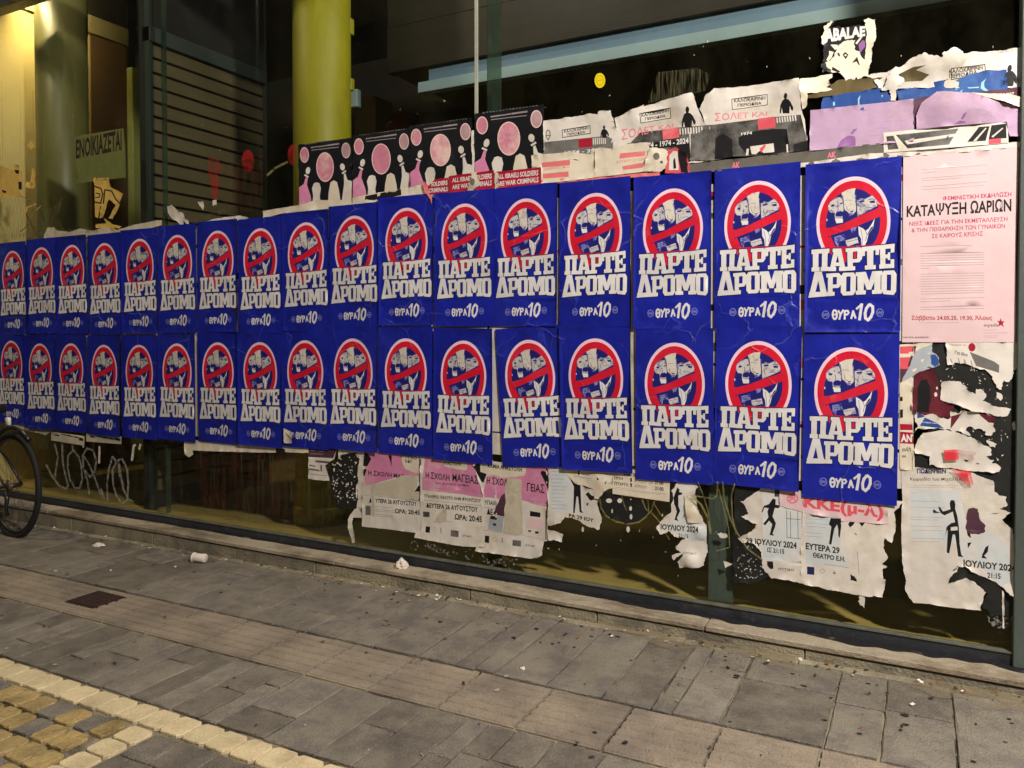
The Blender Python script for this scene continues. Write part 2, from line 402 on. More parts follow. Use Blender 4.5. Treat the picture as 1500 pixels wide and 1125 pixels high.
# ------------------------------------------------------------------ material list
paper('blue', (22, 33, 146), .4, .2, .8, None, (64, 78, 180))
paper('halo', (12, 14, 66), .42, .15, .7)
paper('navy', (28, 30, 112), .45, .08, .5)
paper('red', (208, 24, 50), .42, .12, .7, None, (222, 96, 110))
paper('white', (232, 222, 216), .55, .05, .5)
paper('print_white', (222, 220, 216), .45, .1, .8, ((196, 190, 180), .55, .75))
paper('ring_white', (240, 205, 215), .5, .05, .5)
paper('skin_grey', (200, 196, 190), .5, .1, .5, ((104, 104, 142), .52, .6), None, 42)
paper('cream', (224, 214, 190), .6, .08, .8)
paper('old_white', (218, 212, 200), .65, .08, .9, ((190, 180, 150), .5, .75))
paper('dull_white', (200, 192, 168), .65, .1, .9, ((120, 112, 80), .52, .78))
paper('skin_light', (212, 206, 190), .5, .12, .5, ((150, 144, 150), .54, .64), None, 36)
paper('lavender', (134, 134, 190), .5, .1, .5, ((50, 48, 130), .5, .56), None, 60)
paper('emblem', (120, 126, 190), .5, .1, .5)
paper('pale_pink', (228, 198, 198), .55, .05, .35)
paper('mauve', (184, 154, 182), .6, .08, .7, ((168, 140, 150), .5, .7))
paper('mauve_dark', (140, 95, 148), .6, .1, .6)
paper('pink', (214, 134, 172), .6, .12, .6, ((226, 190, 190), .5, .7))
paper('moon_pink', (204, 128, 150), .6, .18, .6, ((222, 190, 180), .48, .62))
paper('moon_rim', (232, 200, 190), .6, .1, .5)
paper('moon_grey', (176, 142, 146), .6, .18, .6)
paper('black_print', (22, 22, 24), .5, .25, .4)
paper('night_print', (16, 19, 26), .45, .3, .5, ((42, 46, 58), .55, .8))
paper('ink', (30, 28, 34), .55, .2, .4)
paper('ink_blue', (26, 38, 92), .55, .2, .4)
paper('grey_print', (112, 110, 104), .6, .3, .6, ((52, 50, 48), .46, .58))
paper('grey_band', (98, 94, 84), .6, .16, .6)
paper('line_grey', (150, 140, 140), .6, .15, .4)
paper('pale_grey', (168, 176, 180), .6, .1, .7)
paper('pale_blue', (204, 212, 212), .6, .06, .6, ((220, 216, 206), .46, .62))
paper('crimson', (166, 24, 48), .5, .12, .5)
paper('magenta_text', (176, 54, 96), .5, .12, .4)
paper('salmon', (222, 118, 116), .55, .12, .5, ((235, 170, 160), .55, .75))
paper('faded_red', (214, 84, 96), .55, .12, .5, ((232, 150, 150), .55, .75))
paper('stencil_red', (226, 120, 142), .6, .2, .5)
paper('sky_print', (38, 74, 140), .5, .2, .7, ((58, 104, 160), .5, .7))
paper('moon_cyan', (150, 200, 215), .5, .1, .5)
paper('residue', (24, 25, 22), .7, .5, 1.2, ((62, 60, 52), .6, .8))
paper('residue_brown', (92, 80, 44), .7, .3, 1.0, ((60, 50, 30), .5, .7))
paper('maroon_print', (92, 22, 34), .6, .3, .8, ((50, 16, 22), .5, .65))
paper('plum_print', (80, 48, 62), .6, .25, .7)
paper('yellow_sticker', (232, 210, 30), .4, .05, .2)
paper('sticker_ink', (190, 165, 10), .4, .05, .2)
paper('olive_paper', (104, 112, 56), .6, .12, .5)
paper('amber_paper', (214, 180, 92), .6, .15, .8, ((150, 120, 50), .5, .7))
paper('brown_ink', (44, 18, 18), .6, .2, .4)
paper('black_sign', (28, 30, 22), .5, .2, .4)
haze_mat('spray_red', (160, 18, 16), .7, 9, .26, .62)
haze_mat('spray_red_soft', (226, 30, 50), .85, 16, .25, .55)
haze_mat('marker_white', (186, 182, 170), .62, 30, .25, .6)
haze_mat('marker_olive', (160, 152, 92), .6, 26, .2, .6)
haze_mat('paste_film', (122, 118, 84), .45, 12, .42, .7, (8, 1, .7))
haze_mat('rust_film', (104, 48, 24), .3, 5, .42, .7, (5, 1, .8))
haze_mat('green_film', (60, 96, 60), .35, 6, .35, .65, (6, 1, .7))
haze_mat('scratch_film', (210, 210, 206), .5, 60, .5, .7)
glass_mat('pane_glass', (.94, .96, .93), .07, .025)
glass_mat('fin_glass', (.55, .66, .60), .6, .35, (92, 108, 92))

mat('slab', (134, 128, 112), .66, .22, 3.5, .8, 110, rnd=.09, grit=.3, second=(104, 98, 90), sec_scale=7, sec_lo=.42, sec_hi=.6, rv=.15)
mat('slab_dark', (118, 112, 98), .64, .22, 5, .8, 110, rnd=.12, grit=.3, second=(98, 92, 82), sec_scale=8, sec_lo=.42, sec_hi=.6, rv=.15)
mat('tactile', (146, 134, 114), .75, .2, 4, .7, 120, rnd=.07, grit=.25, second=(122, 112, 98), sec_scale=2.5, sec_lo=.42, sec_hi=.62)
mat('mortar', (140, 130, 108), .95, .35, 9, .7, 120, second=(52, 46, 38), sec_scale=2.6, sec_lo=.46, sec_hi=.56)
mat('mortar_light', (168, 156, 132), .95, .25, 12, .7, 120)
mat('border_stone', (208, 192, 150), .6, .16, 6, .5, 90, rnd=.08, grit=.16, second=(166, 150, 112), sec_scale=4, sec_lo=.5, sec_hi=.7)
mat('yellow_stone', (176, 152, 98), .42, .25, 16, .8, 60, rnd=.14, grit=.2, second=(124, 108, 70), sec_scale=8, sec_lo=.45, sec_hi=.62)
mat('ledge_stone', (168, 157, 134), .8, .22, 3, .6, 90, grit=.2, second=(116, 104, 84), sec_scale=3.2, sec_lo=.46, sec_hi=.62, stretch=(.6, 1, 1))
mat('riser_stone', (152, 144, 120), .85, .25, 4, .8, 60, grit=.2, second=(112, 106, 92), sec_scale=2.5, sec_lo=.45, sec_hi=.6)
mat('crack_dirt', (42, 38, 34), .9, .3, 14)
mat('rail_metal', (44, 48, 54), .45, .35, 8, .25, 60, spec=.5, second=(84, 84, 80), sec_scale=7, sec_lo=.56, sec_hi=.72, rv=.1)
mat('rail_lip', (110, 112, 100), .5, .3, 14, .2, 60, metal=.3)
mat('post_metal', (76, 86, 80), .5, .18, 4, .2, 60, stretch=(1, 1, .4))
mat('rod_metal', (176, 178, 160), .4, .15, 6, metal=.2)
mat('yellow_paint', (136, 128, 14), .5, .16, 2.5, .12, 30, spec=.35, second=(116, 108, 20), sec_scale=3.5, sec_lo=.52, sec_hi=.74, stretch=(1, 1, .4))
mat('olive_paint', (104, 100, 56), .42, .14, 2.2, .08, 40, spec=.4)
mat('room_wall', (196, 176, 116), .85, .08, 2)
mat('room_wall_brown', (112, 84, 52), .85, .1, 2)
mat('room_cornice', (180, 168, 120), .8, .1, 4)
mat('shutter_metal', (84, 74, 48), .6, .18, 3, .1, 30, stretch=(.5, .5, 3))
mat('shutter_gap', (20, 20, 16), .9, .1, 3)
mat('frame_dark', (52, 60, 56), .5, .15, 4)
mat('frame_bright', (190, 196, 110), .45, .12, 4)
mat('wood_dark', (31, 24, 14), .6, .3, 3, .15, 30, stretch=(.5, 1, 4))
mat('soffit', (70, 60, 40), .8, .15, 2)
mat('channel_grey', (140, 160, 164), .5, .1, 3)
mat('channel_blue', (104, 128, 148), .5, .1, 3)
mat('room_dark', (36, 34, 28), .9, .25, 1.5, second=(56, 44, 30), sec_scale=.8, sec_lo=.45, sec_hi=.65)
mat('floor_wood', (165, 142, 82), .35, .2, 5, .1, 30, stretch=(1, 8, 1), rv=.08)
mat('floor_dark', (136, 116, 72), .35, .25, 2, rv=.1)
mat('cabinet', (132, 122, 92), .7, .1, 2)
mat('orange_wood', (128, 76, 30), .6, .15, 3)
mat('litter_white', (226, 216, 200), .7, .08, 30, .3, 60)
mat('drain_iron', (58, 40, 34), .7, .3, 20, .4, 120, metal=.3)
mat('stain', (40, 34, 32), .6, .4, 30)
mat('rubber', (22, 21, 20), .75, .2, 20, .2, 200)
mat('rim_metal', (70, 66, 58), .35, .2, 10, metal=.6)
mat('bike_frame', (26, 26, 28), .35, .1, 5)
mat('chain_metal', (120, 108, 88), .4, .3, 60, metal=.8)
mat('lamp_plastic', (228, 222, 200), .35, .05, 10)
mat('asphalt', (62, 60, 58), .9, .2, 5, .5, 150)
mat('facade_plaster', (104, 92, 74), .9, .15, 1.5, .2, 30)
mat('dark_glass', (14, 16, 18), .1, .1, 1)
mat('iron_pole', (36, 40, 38), .5, .15, 6)
m = mat('lamp_glow', (255, 214, 150), .5, .0, 1, emis=9.0)
m = mat('room_lamp_glow', (255, 222, 130), .5, .0, 1, emis=12.0)

# ------------------------------------------------------------------ pavement
TILT = lambda x, y, z: (x, y, z+gz(x))
def slab_piece(name, x0, y0, x1, y1, m, parent, top=.0, gap=.006, depth=.045, ch=.004, jit=.0025, rg=random):
    x0 += gap; x1 -= gap; y0 += gap; y1 -= gap
    j = lambda k=1: rg.uniform(-jit, jit)*k
    base = []
    for (ax, ay), (bx, by) in (((x0, y0), (x1, y0)), ((x1, y0), (x1, y1)), ((x1, y1), (x0, y1)), ((x0, y1), (x0, y0))):
        n = max(2, min(6, int(math.hypot(bx-ax, by-ay)/.07)))
        for i in range(n):
            f = i/n; e = .7 if i else 1.3; base.append((ax+(bx-ax)*f+j(e), ay+(by-ay)*f+j(e)))
    t = top+rg.uniform(-.002, .002); tx, ty = rg.uniform(-.006, .006), rg.uniform(-.005, .005)
    cx, cy = (x0+x1)/2, (y0+y1)/2; m_ = len(base)
    V = []
    for (dz, inset) in ((-depth, 0), (-ch, 0), (0, ch)):
        for k, (x, y) in enumerate(base):
            L = math.hypot(x-cx, y-cy); q = inset*(1+.8*math.sin(k*2.3+x0*40))
            xx = x-(x-cx)/L*q*1.3; yy = y-(y-cy)/L*q*1.3
            V.append((xx, yy, gz(xx)+t+dz+(xx-cx)*tx+(yy-cy)*ty))
    F = [[2*m_+i for i in range(m_)]]
    for k in range(2):
        for i in range(m_): a, b = k*m_+i, k*m_+(i+1) % m_; F.append([a, b, b+m_, a+m_])
    return mesh(name, V, F, MATS[m], parent)
pav = mesh('pavement', [(-60, -3.6, gz(-9)-.012), (-9, -3.6, gz(-9)-.012), (3, -3.6, gz(3)-.012), (60, -3.6, gz(3)-.012), (-60, .02, gz(-9)-.012), (-9, .02, gz(-9)-.012), (3, .02, gz(3)-.012), (60, .02, gz(3)-.012)],
           [[0, 1, 5, 4], [1, 2, 6, 5], [2, 3, 7, 6]], MATS['mortar']); tag(pav, kind='structure')
road = mesh('road', [(-120, -9.5, -.12), (120, -9.5, -.12), (120, -3.6, -.12), (-120, -3.6, -.12)], [[0, 1, 2, 3]], MATS['asphalt']); tag(road, kind='structure')
pv2 = mesh('far_pavement', [(-120, -60, .02), (120, -60, .02), (120, -9.5, .02), (-120, -9.5, .02)], [[0, 1, 2, 3]], MATS['slab_dark']); tag(pv2, kind='structure')
ker = MB().box(-60, -3.75, -.3, 60, -3.6, .0).put('kerb', MATS['riser_stone']); tag(ker, kind='structure')
rg = random.Random(11)
# zone between the ledge and the tactile strip: long slabs laid across, read off where the joints are clear
xa = [-.12, -.31, -.70, -.89, -.98, -1.2, -1.46, -1.72, -1.83, -1.93, -2.15, -2.42, -2.56, -2.66, -2.86, -3.0, -3.1, -3.3]
xa = [.42, .13] + xa
while xa[-1] > -8: xa.append(xa[-1]-rg.choice([.11, .14, .2, .24, .3, .36]))
for x1, x0 in zip(xa[:-1], xa[1:]):
    ya, yb = -.975, -.235
    cuts = [ya, yb]
    if rg.random() < .38: cuts.insert(1, rg.uniform(-.75, -.42))
    for y0, y1 in zip(cuts[:-1], cuts[1:]):
        slab_piece('paving_slab', x0, y0, x1, y1, 'slab_dark' if (rg.random() < .16) else 'slab', pav, gap=rg.choice([.0035, .005, .006]), rg=rg)
# narrow course against the ledge, worn and dirty
x = .9
while x > -8:
    w = rg.choice([.3, .42, .55]); slab_piece('paving_slab', x-w, -.235, x, -.172, 'riser_stone', pav, top=-.001, gap=.003, rg=rg); x -= w
xb = .9; rb = random.Random(5)
while xb > .42: 
    xb -= .24; slab_piece('paving_slab', xb, -.975, xb+.24, -.235, 'slab', pav, rg=rb)
# tactile strip
def tactile(x0, x1, y0, y1, parent, rg):
    x0 += .005; x1 -= .005; y0 += .005; y1 -= .005
    prof = [(y0, -.04), (y0, -.006)]
    n = 6; p = (y1-y0)/n
    for i in range(n):
        a = y0+i*p
        prof += [(a+.12*p, -.006), (a+.2*p, 0), (a+.78*p, 0), (a+.88*p, -.006)]
    prof += [(y1, -.006), (y1, -.04)]
    V = [(x, y, gz(x)+z+.001) for x in (x0, x1) for y, z in prof]; m_ = len(prof)
    F = [[i, m_+i, m_+i+1, i+1] for i in range(m_-1)]; F = [f[::-1] for f in F]
    F += [list(range(m_)), list(range(2*m_-1, m_-1, -1))]
    return mesh('tactile_tile', V, F, MATS['tactile'], parent)
x = .78
while x > -8: tactile(x-.362, x, -1.372, -.985, pav, rg); x -= .3655
# drain cover in the strip: iron frame with bars
dc = empty('drain_cover', (-4.33, -1.16, gz(-4.33)), 'small dark rusty iron drain cover set in the ribbed paving strip', 'drain cover')
MB().box(-4.46, -1.27, gz(-4.4)-.02, -4.20, -1.05, gz(-4.4)+.004, .003).put('cover_plate', MATS['drain_iron'], dc)
b = MB()
for i in range(8): b.box(-4.445+i*.031, -1.26, gz(-4.3)+.002, -4.43+i*.031, -1.06, gz(-4.3)+.009)
b.put('grip_ribs', MATS['drain_iron'], dc)
# zone between the strip and the light border
x = .8
while x > -8:
    w = rg.choice([.1, .12, .14, .17, .2, .26])
    ya, yb = -1.885, -1.385
    cuts = [ya, yb]
    if w < .3:
        if rg.random() < .6: cuts.insert(1, rg.uniform(-1.75, -1.5))
    elif rg.random() < .3: cuts.insert(1, -1.62)
    for y0, y1 in zip(cuts[:-1], cuts[1:]):
        slab_piece('paving_slab', x-w, y0, x, y1, 'slab_dark' if rg.random() < .55 else 'slab', pav, gap=rg.choice([.0025, .0035, .005]), rg=rg)
    x -= w
def cobble(x0, y0, x1, y1, m, parent, dome=.008, gap=.009, rg=rg, name='cobblestone', pw=4.5):
    cx, cy = (x0+x1)/2+rg.uniform(-.003, .003), (y0+y1)/2+rg.uniform(-.003, .003); rx, ry = (x1-x0)/2-gap, (y1-y0)/2-gap
    n = 24; V = []; 
    for dz, k in ((-.04, 1), (-.003, 1), (dome*.8, .965), (dome, .90)):
        for i in range(n):
            a = 2*math.pi*(i+.5)/n; ca, sa = math.cos(a), math.sin(a)
            r = (abs(ca)**pw+abs(sa)**pw)**(-1/pw)*(1+(rg.uniform(-.015, .015) if dz > -.03 else 0))
            xx, yy = cx+rx*k*r*ca, cy+ry*k*r*sa; V.append((xx, yy, gz(xx)+dz))
    F = []
    for q in range(3):
        for i in range(n): a, b = q*n+i, q*n+(i+1) % n; F.append([a, b, b+n, a+n])
    F.append([3*n+i for i in range(n)])
    return mesh(name, V, F, MATS[m], parent)
x = .8
while x > -5.2:
    cobble(x-.128, -2.03, x, -1.9, 'border_stone', pav, .0015, .003, rg, 'border_stone', 9); x -= .1285
y = -2.04
while y > -3.3: cobble(-2.79, y-.105, -2.655, y, 'border_stone', pav, .0015, .003, rg, 'border_stone', 9); y -= .107
y = -2.045; r_ = 0
while y > -3.3:
    x = -2.80-(.05 if r_ % 2 else 0)
    while x > -4.9:
        w = rg.uniform(.10, .125)
        cobble(x-w, y-.122, x, y, 'yellow_stone' if (rg.random() < (.35 if r_ == 0 else .9)) else 'slab', pav, .003, .0045, rg, 'cobblestone', 7); x -= w+.003
    y -= .128; r_ += 1
y = -2.04
while y > -3.3:
    x = -2.65
    while x < .9:
        w = rg.choice([.16, .2, .24]); slab_piece('paving_slab', x, y-.17, x+w, y, 'slab_dark', pav, gap=.004, rg=rg); x += w
    y -= .17
# ------------------------------------------------------------------ ledge
led = MB()
x = -14.0; lm = []
ledge = mesh('ledge', [(-14, -.15, .09), (3, -.15, .09), (3, .0, .09), (-14, .0, .09), (-14, -.15, -.1), (3, -.15, -.1), (3, 0, -.1), (-14, 0, -.1)],
             [[0, 1, 2, 3], [4, 5, 1, 0], [7, 3, 2, 6], [4, 0, 3, 7], [5, 6, 2, 1]], MATS['crack_dirt']); tag(ledge, kind='structure')
rl = random.Random(4)
x = 3.0
while x > -13:
    L = rl.uniform(1.1, 1.6); b = MB().box(x-L+.003, -.172-rl.uniform(0, .003), .094, x-.003, .01, .121+rl.uniform(-.001, .001), .004); b.put('coping_stone', MATS['ledge_stone'], ledge); x -= L
x = 3.0
while x > -13:
    L = rl.uniform(.7, 1.3); b = MB().box(x-L+.002, -.163-rl.uniform(0, .006), -.05, x-.002, -.1, .0885, .005); b.put('riser_stone', MATS['riser_stone'], ledge); x -= L
# ------------------------------------------------------------------ shopfront
XR = .37
shop = empty('shopfront', (-3.4, 0, .12), 'long glazed shopfront of an empty shop, plastered with posters above a stone ledge', 'shopfront')
MB().box(-11, -.012, .122, XR, .03, .175, .002).put('bottom_rail', MATS['rail_metal'], shop)
MB().box(-11, -.018, .1765, XR, .02, .184).put('rail_lip', MATS['rail_lip'], shop)
MB().box(-11, -.03, 4.5, 3, .12, 4.7).put('top_rail', MATS['rail_metal'], shop)
joints = [-11, -8.3, -5.2, -2.37, XR]
for a, b in zip(joints[:-1], joints[1:]): MB().box(a+.004, .006, .1845, b-.004, .014, 4.5).put('glass_pane', MATS['pane_glass'], shop)
for X in (-5.2,): MB().box(X-.003, .016, .19, X+.003, .06, 4.49).put('glass_fin', MATS['fin_glass'], shop)
MB().box(-2.322, .018, .19, -2.316, .19, 4.49).put('glass_fin', MATS['fin_glass'], shop)
MB().box(-2.395, -.004, 2.36, -2.375, .0055, 4.49).put('joint_strip', MATS['rod_metal'], shop)
MB().box(-.985, .03, .19, -.86, .06, 2.0).put('inner_post', MATS['post_metal'], shop)
MB().box(XR, -.03, .122, XR+.14, .1, 4.5, .004).put('end_post', MATS['post_metal'], shop)
MB().box(XR+.14, -.025, .122, XR+3, .08, 4.5).put('end_wall', MATS['facade_plaster'], shop)
# ------------------------------------------------------------------ room behind the glass
rm = empty('shop_interior', (-3.5, 3, .15), 'dark unlit room behind the glass, its left wall lit yellow', 'room')
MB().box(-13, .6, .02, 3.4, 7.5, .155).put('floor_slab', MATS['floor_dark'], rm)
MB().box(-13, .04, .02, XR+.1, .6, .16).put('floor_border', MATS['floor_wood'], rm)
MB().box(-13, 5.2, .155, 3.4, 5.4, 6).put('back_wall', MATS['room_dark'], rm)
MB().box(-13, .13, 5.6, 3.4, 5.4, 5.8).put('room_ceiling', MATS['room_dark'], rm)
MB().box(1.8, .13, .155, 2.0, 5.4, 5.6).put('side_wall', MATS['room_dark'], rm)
# lit side wall on the left, running into the building
XL = -7.75
yA, zA = on_x(187, 45, XL); yB, zB = on_x(205, 100, XL)
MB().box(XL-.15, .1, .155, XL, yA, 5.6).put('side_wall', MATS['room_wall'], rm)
MB().box(XL, .15, zA-.18, XL+.04, yA-.02, zA, ).put('cornice', MATS['room_cornice'], rm)
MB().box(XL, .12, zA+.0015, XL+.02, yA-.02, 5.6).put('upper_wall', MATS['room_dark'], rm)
y130, _ = on_x(132, 100, XL); 
MB().box(XL, y130, .155, XL+.012, yA-.03, zA-.1815).put('wall_panel', MATS['room_wall_brown'], rm)
MB().box(XL-.02, yA-.02, .155, XL+.1, yA+.12, 4.5, .004).put('door_jamb', MATS['frame_bright'], rm)
MB().box(XL-.04, yA+.12, .155, XL+.06, yA+.42, 5.5).put('door_frame', MATS['frame_dark'], rm)
# roller shutter on the cross wall
XS = -5.5
y0s, _ = on_x(216, 100, XS); y1s, _ = on_x(388, 100, XS)
y0s = max(y0s, .12)
zt = on_x(216, 165, XS)[1]; ztop = on_x(216, 60, XS)[1]
sh = empty('roller_shutter', (XS, (y0s+y1s)/2, .155), 'closed grey olive roller shutter of horizontal slats seen through the glass beside the yellow column', 'roller shutter')
MB().box(XS-.1, y0s, .16, XS-.03, y1s, 5.5).put('backing_panel', MATS['shutter_gap'], sh)
MB().box(XS-.06, y0s, ztop, XS+.03, y1s, ztop+.12, .004).put('shutter_box', MATS['frame_dark'], sh)
z = ztop-.002
while z > .35:
    MB().box(XS-.03, y0s+.03, z-.108, XS+.002, y1s-.03, z-.012, .004).put('slat', MATS['shutter_metal'], sh); z -= .117
MB().box(XS-.03, y0s, .16, XS+.02, y0s+.03, 5.4).put('guide_rail', MATS['frame_dark'], sh)
MB().box(XS-.03, y1s-.03, .16, XS+.02, y1s, 5.4).put('guide_rail', MATS['frame_dark'], sh)
# columns
def column(px0, px1, y, m, label):
    a0 = math.atan2(*[getattr(ray(px0, 487), k) for k in 'xy']); a1 = math.atan2(*[getattr(ray(px1, 487), k) for k in 'xy'])
    am, hw = (a0+a1)/2, (a1-a0)/2; dd = (y+DIST)/(math.cos(am)-math.sin(hw)); r = dd*math.sin(hw)
    cx = dd*math.sin(am); y = dd*math.cos(am)-DIST-r
    c = empty('round_column', (cx, y+r, .155), label, 'column', 'round painted columns inside the shop')
    MB().lathe(cx, y+r, [(r, .157), (r, 5.55)], 48).put('shaft', MATS[m], c, True)
    MB().lathe(cx, y+r, [(r+.02, .156), (r+.02, .28), (r+.003, .30)], 48).put('base_collar', MATS[m], c, True)
    return c, cx, r
column(56, 134, .3, 'olive_paint', 'thick dull olive round column at the left, behind the to-let notice')
yc, ycx, ycr = column(431, 516, .3, 'yellow_paint', 'bright yellow green round column behind the glass beside the dark beam')
# small bracket and socket on the yellow column
b = MB(); bx0 = ycx+ycr-.02
zz = W(500, 60, .7)[1]
b.box(bx0-.04, .62, zz, bx0-.002, .66, zz+.12, .004); b.box(bx0-.04, .62, zz-.42, bx0-.002, .66, zz-.33, .004)
b.tube([(bx0-.01, .6, zz+.05), (bx0-.01, .6, zz-.38)], .009)
b.put('hinge_bracket', MATS['yellow_paint'], yc)
# gallery edge: dark timber beam, grey lighting channel below, soffit
gal = empty('gallery_beam', (-1.5, 1.2, 3.5), 'long dark timber gallery edge with a stepped pale grey channel beneath it, high behind the glass', 'gallery')
xb0 = ycx+ycr+.03
zb = W(690, 85, 1.0)[1]
for i in range(4):
    MB().box(xb0, 1.0+.006*(i % 2), zb+i*.36+.002, 1.79, 1.08, zb+(i+1)*.36-.002, .003).put('beam_board', MATS['wood_dark'], gal)
MB().box(xb0, 1.081, zb+.02, 1.79, 4.6, zb+.06).put('soffit', MATS['soffit'], gal)
xc0, zc0 = W(612, 136, 1.02); _, zc1 = W(612, 121, 1.02); xc1, _ = W(630, 110, 1.06)
MB().box(xc0, 1.02, zc0, 1.79, 1.10, zc1, .002).put('lower_channel', MATS['channel_grey'], gal)
MB().box(xc1, 1.04, zc1+.001, 1.79, 1.12, zb+.0, .002).put('upper_channel', MATS['channel_blue'], gal)
# spotlight under the soffit, things in the depth of the room
sx, sz = W(642, 140, 2.0)
sp = empty('ceiling_spotlight', (sx, 2.0, sz), 'small unlit spotlight hanging under the soffit left of the joint strip', 'spotlight')
MB().tube([(sx-.16, 2, sz+.03), (sx, 2, sz), (sx+.12, 2, sz-.05)], [.05, .05, .03], 10).put('lamp_head', MATS['rod_metal'], sp)
MB().tube([(sx, 2, sz), (sx, 2, sz+.25)], .012, 6).put('stem', MATS['frame_dark'], sp)
x0, z1 = W(519, 146, 2.6); x1, _ = W(550, 150, 2.6)
MB().box(x0, 2.6, .157, x1, 2.9, z1).put('cabinet', MATS['cabinet'])
tag(bpy.data.objects['cabinet'], 'tall plain beige cupboard in the dark room just right of the yellow column', 'cupboard')
x0, z1 = W(505, 133, 1.3); x1, z0 = W(523, 156, 1.3)
wb = empty('wall_box', ((x0+x1)/2, 1.3, z0), 'small pale grey junction box beside the yellow column, under the beam', 'junction box')
MB().box(x0, 1.3, z0, x1, 1.36, z1, .006).put('casing', MATS['channel_grey'], wb)
MB().tube([((x0+x1)/2, 1.33, z1-.001), ((x0+x1)/2, 1.33, zb+.02)], .012, 8).put('conduit', MATS['frame_dark'], wb)
x0, z0 = W(572, 196, 2.6); x1, z1 = W(618, 168, 2.6)
pl_ = empty('pendant_lamp', ((x0+x1)/2, 2.6, z0), 'dim orange pendant shade hanging in the dark room above the bowling posters', 'lamp')
MB().lathe((x0+x1)/2, 2.6, [(.2, z0+.02), (.21, z0+.05), (.12, z1), (.03, z1+.05)], 20).put('lamp_shade', MATS['orange_wood'], pl_, True)
MB().tube([((x0+x1)/2, 2.6, z1+.04), ((x0+x1)/2, 2.6, zb+.03)], .012, 6).put('cord', MATS['channel_grey'], pl_)
# room lamp washing the left wall (assumed globe lamp, out of view near that wall's near end)
def point(name, loc, energy, color, r, parent=None):
    d = bpy.data.lights.new(name, 'POINT'); d.energy = energy; d.color = color; d.shadow_soft_size = r
    o = bpy.data.objects.new(name, d); col.objects.link(o); o.location = loc; return o
def room_lamp(x, y, z, e, c, label):
    r = empty('ceiling_lamp', (x, y, z), label, 'lamp')
    MB().lathe(x, y, [(.03, z-.1), (.09, z-.07), (.12, z), (.09, z+.06)], 20).put('globe', MATS['room_lamp_glow'], r, True)
    MB().tube([(x, y, z+.062), (x, y, 5.598)], .012, 6).put('stem', MATS['frame_dark'], r)
    point('ceiling_lamp_light', (x, y, z-.2), e, c, .12)
room_lamp(XL+.42, .42, 5.05, LAMP_IN, (1, .80, .40), 'warm ceiling lamp lighting the left side wall of the shop')  # ceiling lamp assumed from the glow on the left wall
room_lamp(-2.6, .45, 5.2, LAMP_IN_FILL, (.86, .94, 1), 'dim cool ceiling lamp between the glass and the gallery beam')  # fill lamp added out of view to brighten channel, shutter and yellow column
# ------------------------------------------------------------------ street behind the camera: far building and two added, unseen lamps
ob = empty('far_building', (0, -13, 0), 'plain dark apartment facade across the street, behind the viewer', 'building')
MB().box(-40, -14, .02, 40, -13, 19).put('facade', MATS['facade_plaster'], ob)
for i in range(14):
    for k in range(5): MB().box(-36+i*5.4, -12.99, 1.4+k*3.3, -33.6+i*5.4, -12.96, 3.4+k*3.3).put('window', MATS['dark_glass'], ob)
def added_street_lamp(x, y, h, energy, color, label):
    s = empty('street_lamp', (x, y, gz(x)), label, 'street lamp', 'street lamps along the kerb')
    MB().tube([(x, y, gz(x)-.02), (x, y, .9), (x, y, h)], [.075, .05, .035], 12).put('pole', MATS['iron_pole'], s, True)
    MB().tube([(x, y, h-.02), (x, y+.35, h+.18), (x, y+.7, h+.15)], .025, 8).put('arm', MATS['iron_pole'], s, True)
    MB().lathe(x, y+.75, [(.05, h+.24), (.16, h+.18), (.18, h+.1)], 20).put('lamp_hood', MATS['iron_pole'], s, True)
    MB().lathe(x, y+.75, [(.15, h+.095), (.13, h+.03), (.05, h)], 20).put('lamp_bowl', MATS['lamp_glow'], s, True)
    d = bpy.data.lights.new('street_lamp_light', 'POINT'); d.energy = energy; d.color = color; d.shadow_soft_size = .22
    o = bpy.data.objects.new('street_lamp_light', d); col.objects.link(o); o.location = (x, y+.75, h-.28)
added_street_lamp(2.8, -3.9, 5.6, LAMP_MAIN, (1, .915, .86), 'street lamp on the kerb to the right, behind the viewer')  # main lamp added out of view, so light falls off from right to left
added_street_lamp(-8.2, -3.9, 9.5, LAMP_LEFT, (1, .78, .48), 'street lamp with warmer light on the kerb to the left')  # second lamp added out of view to warm the light on the left

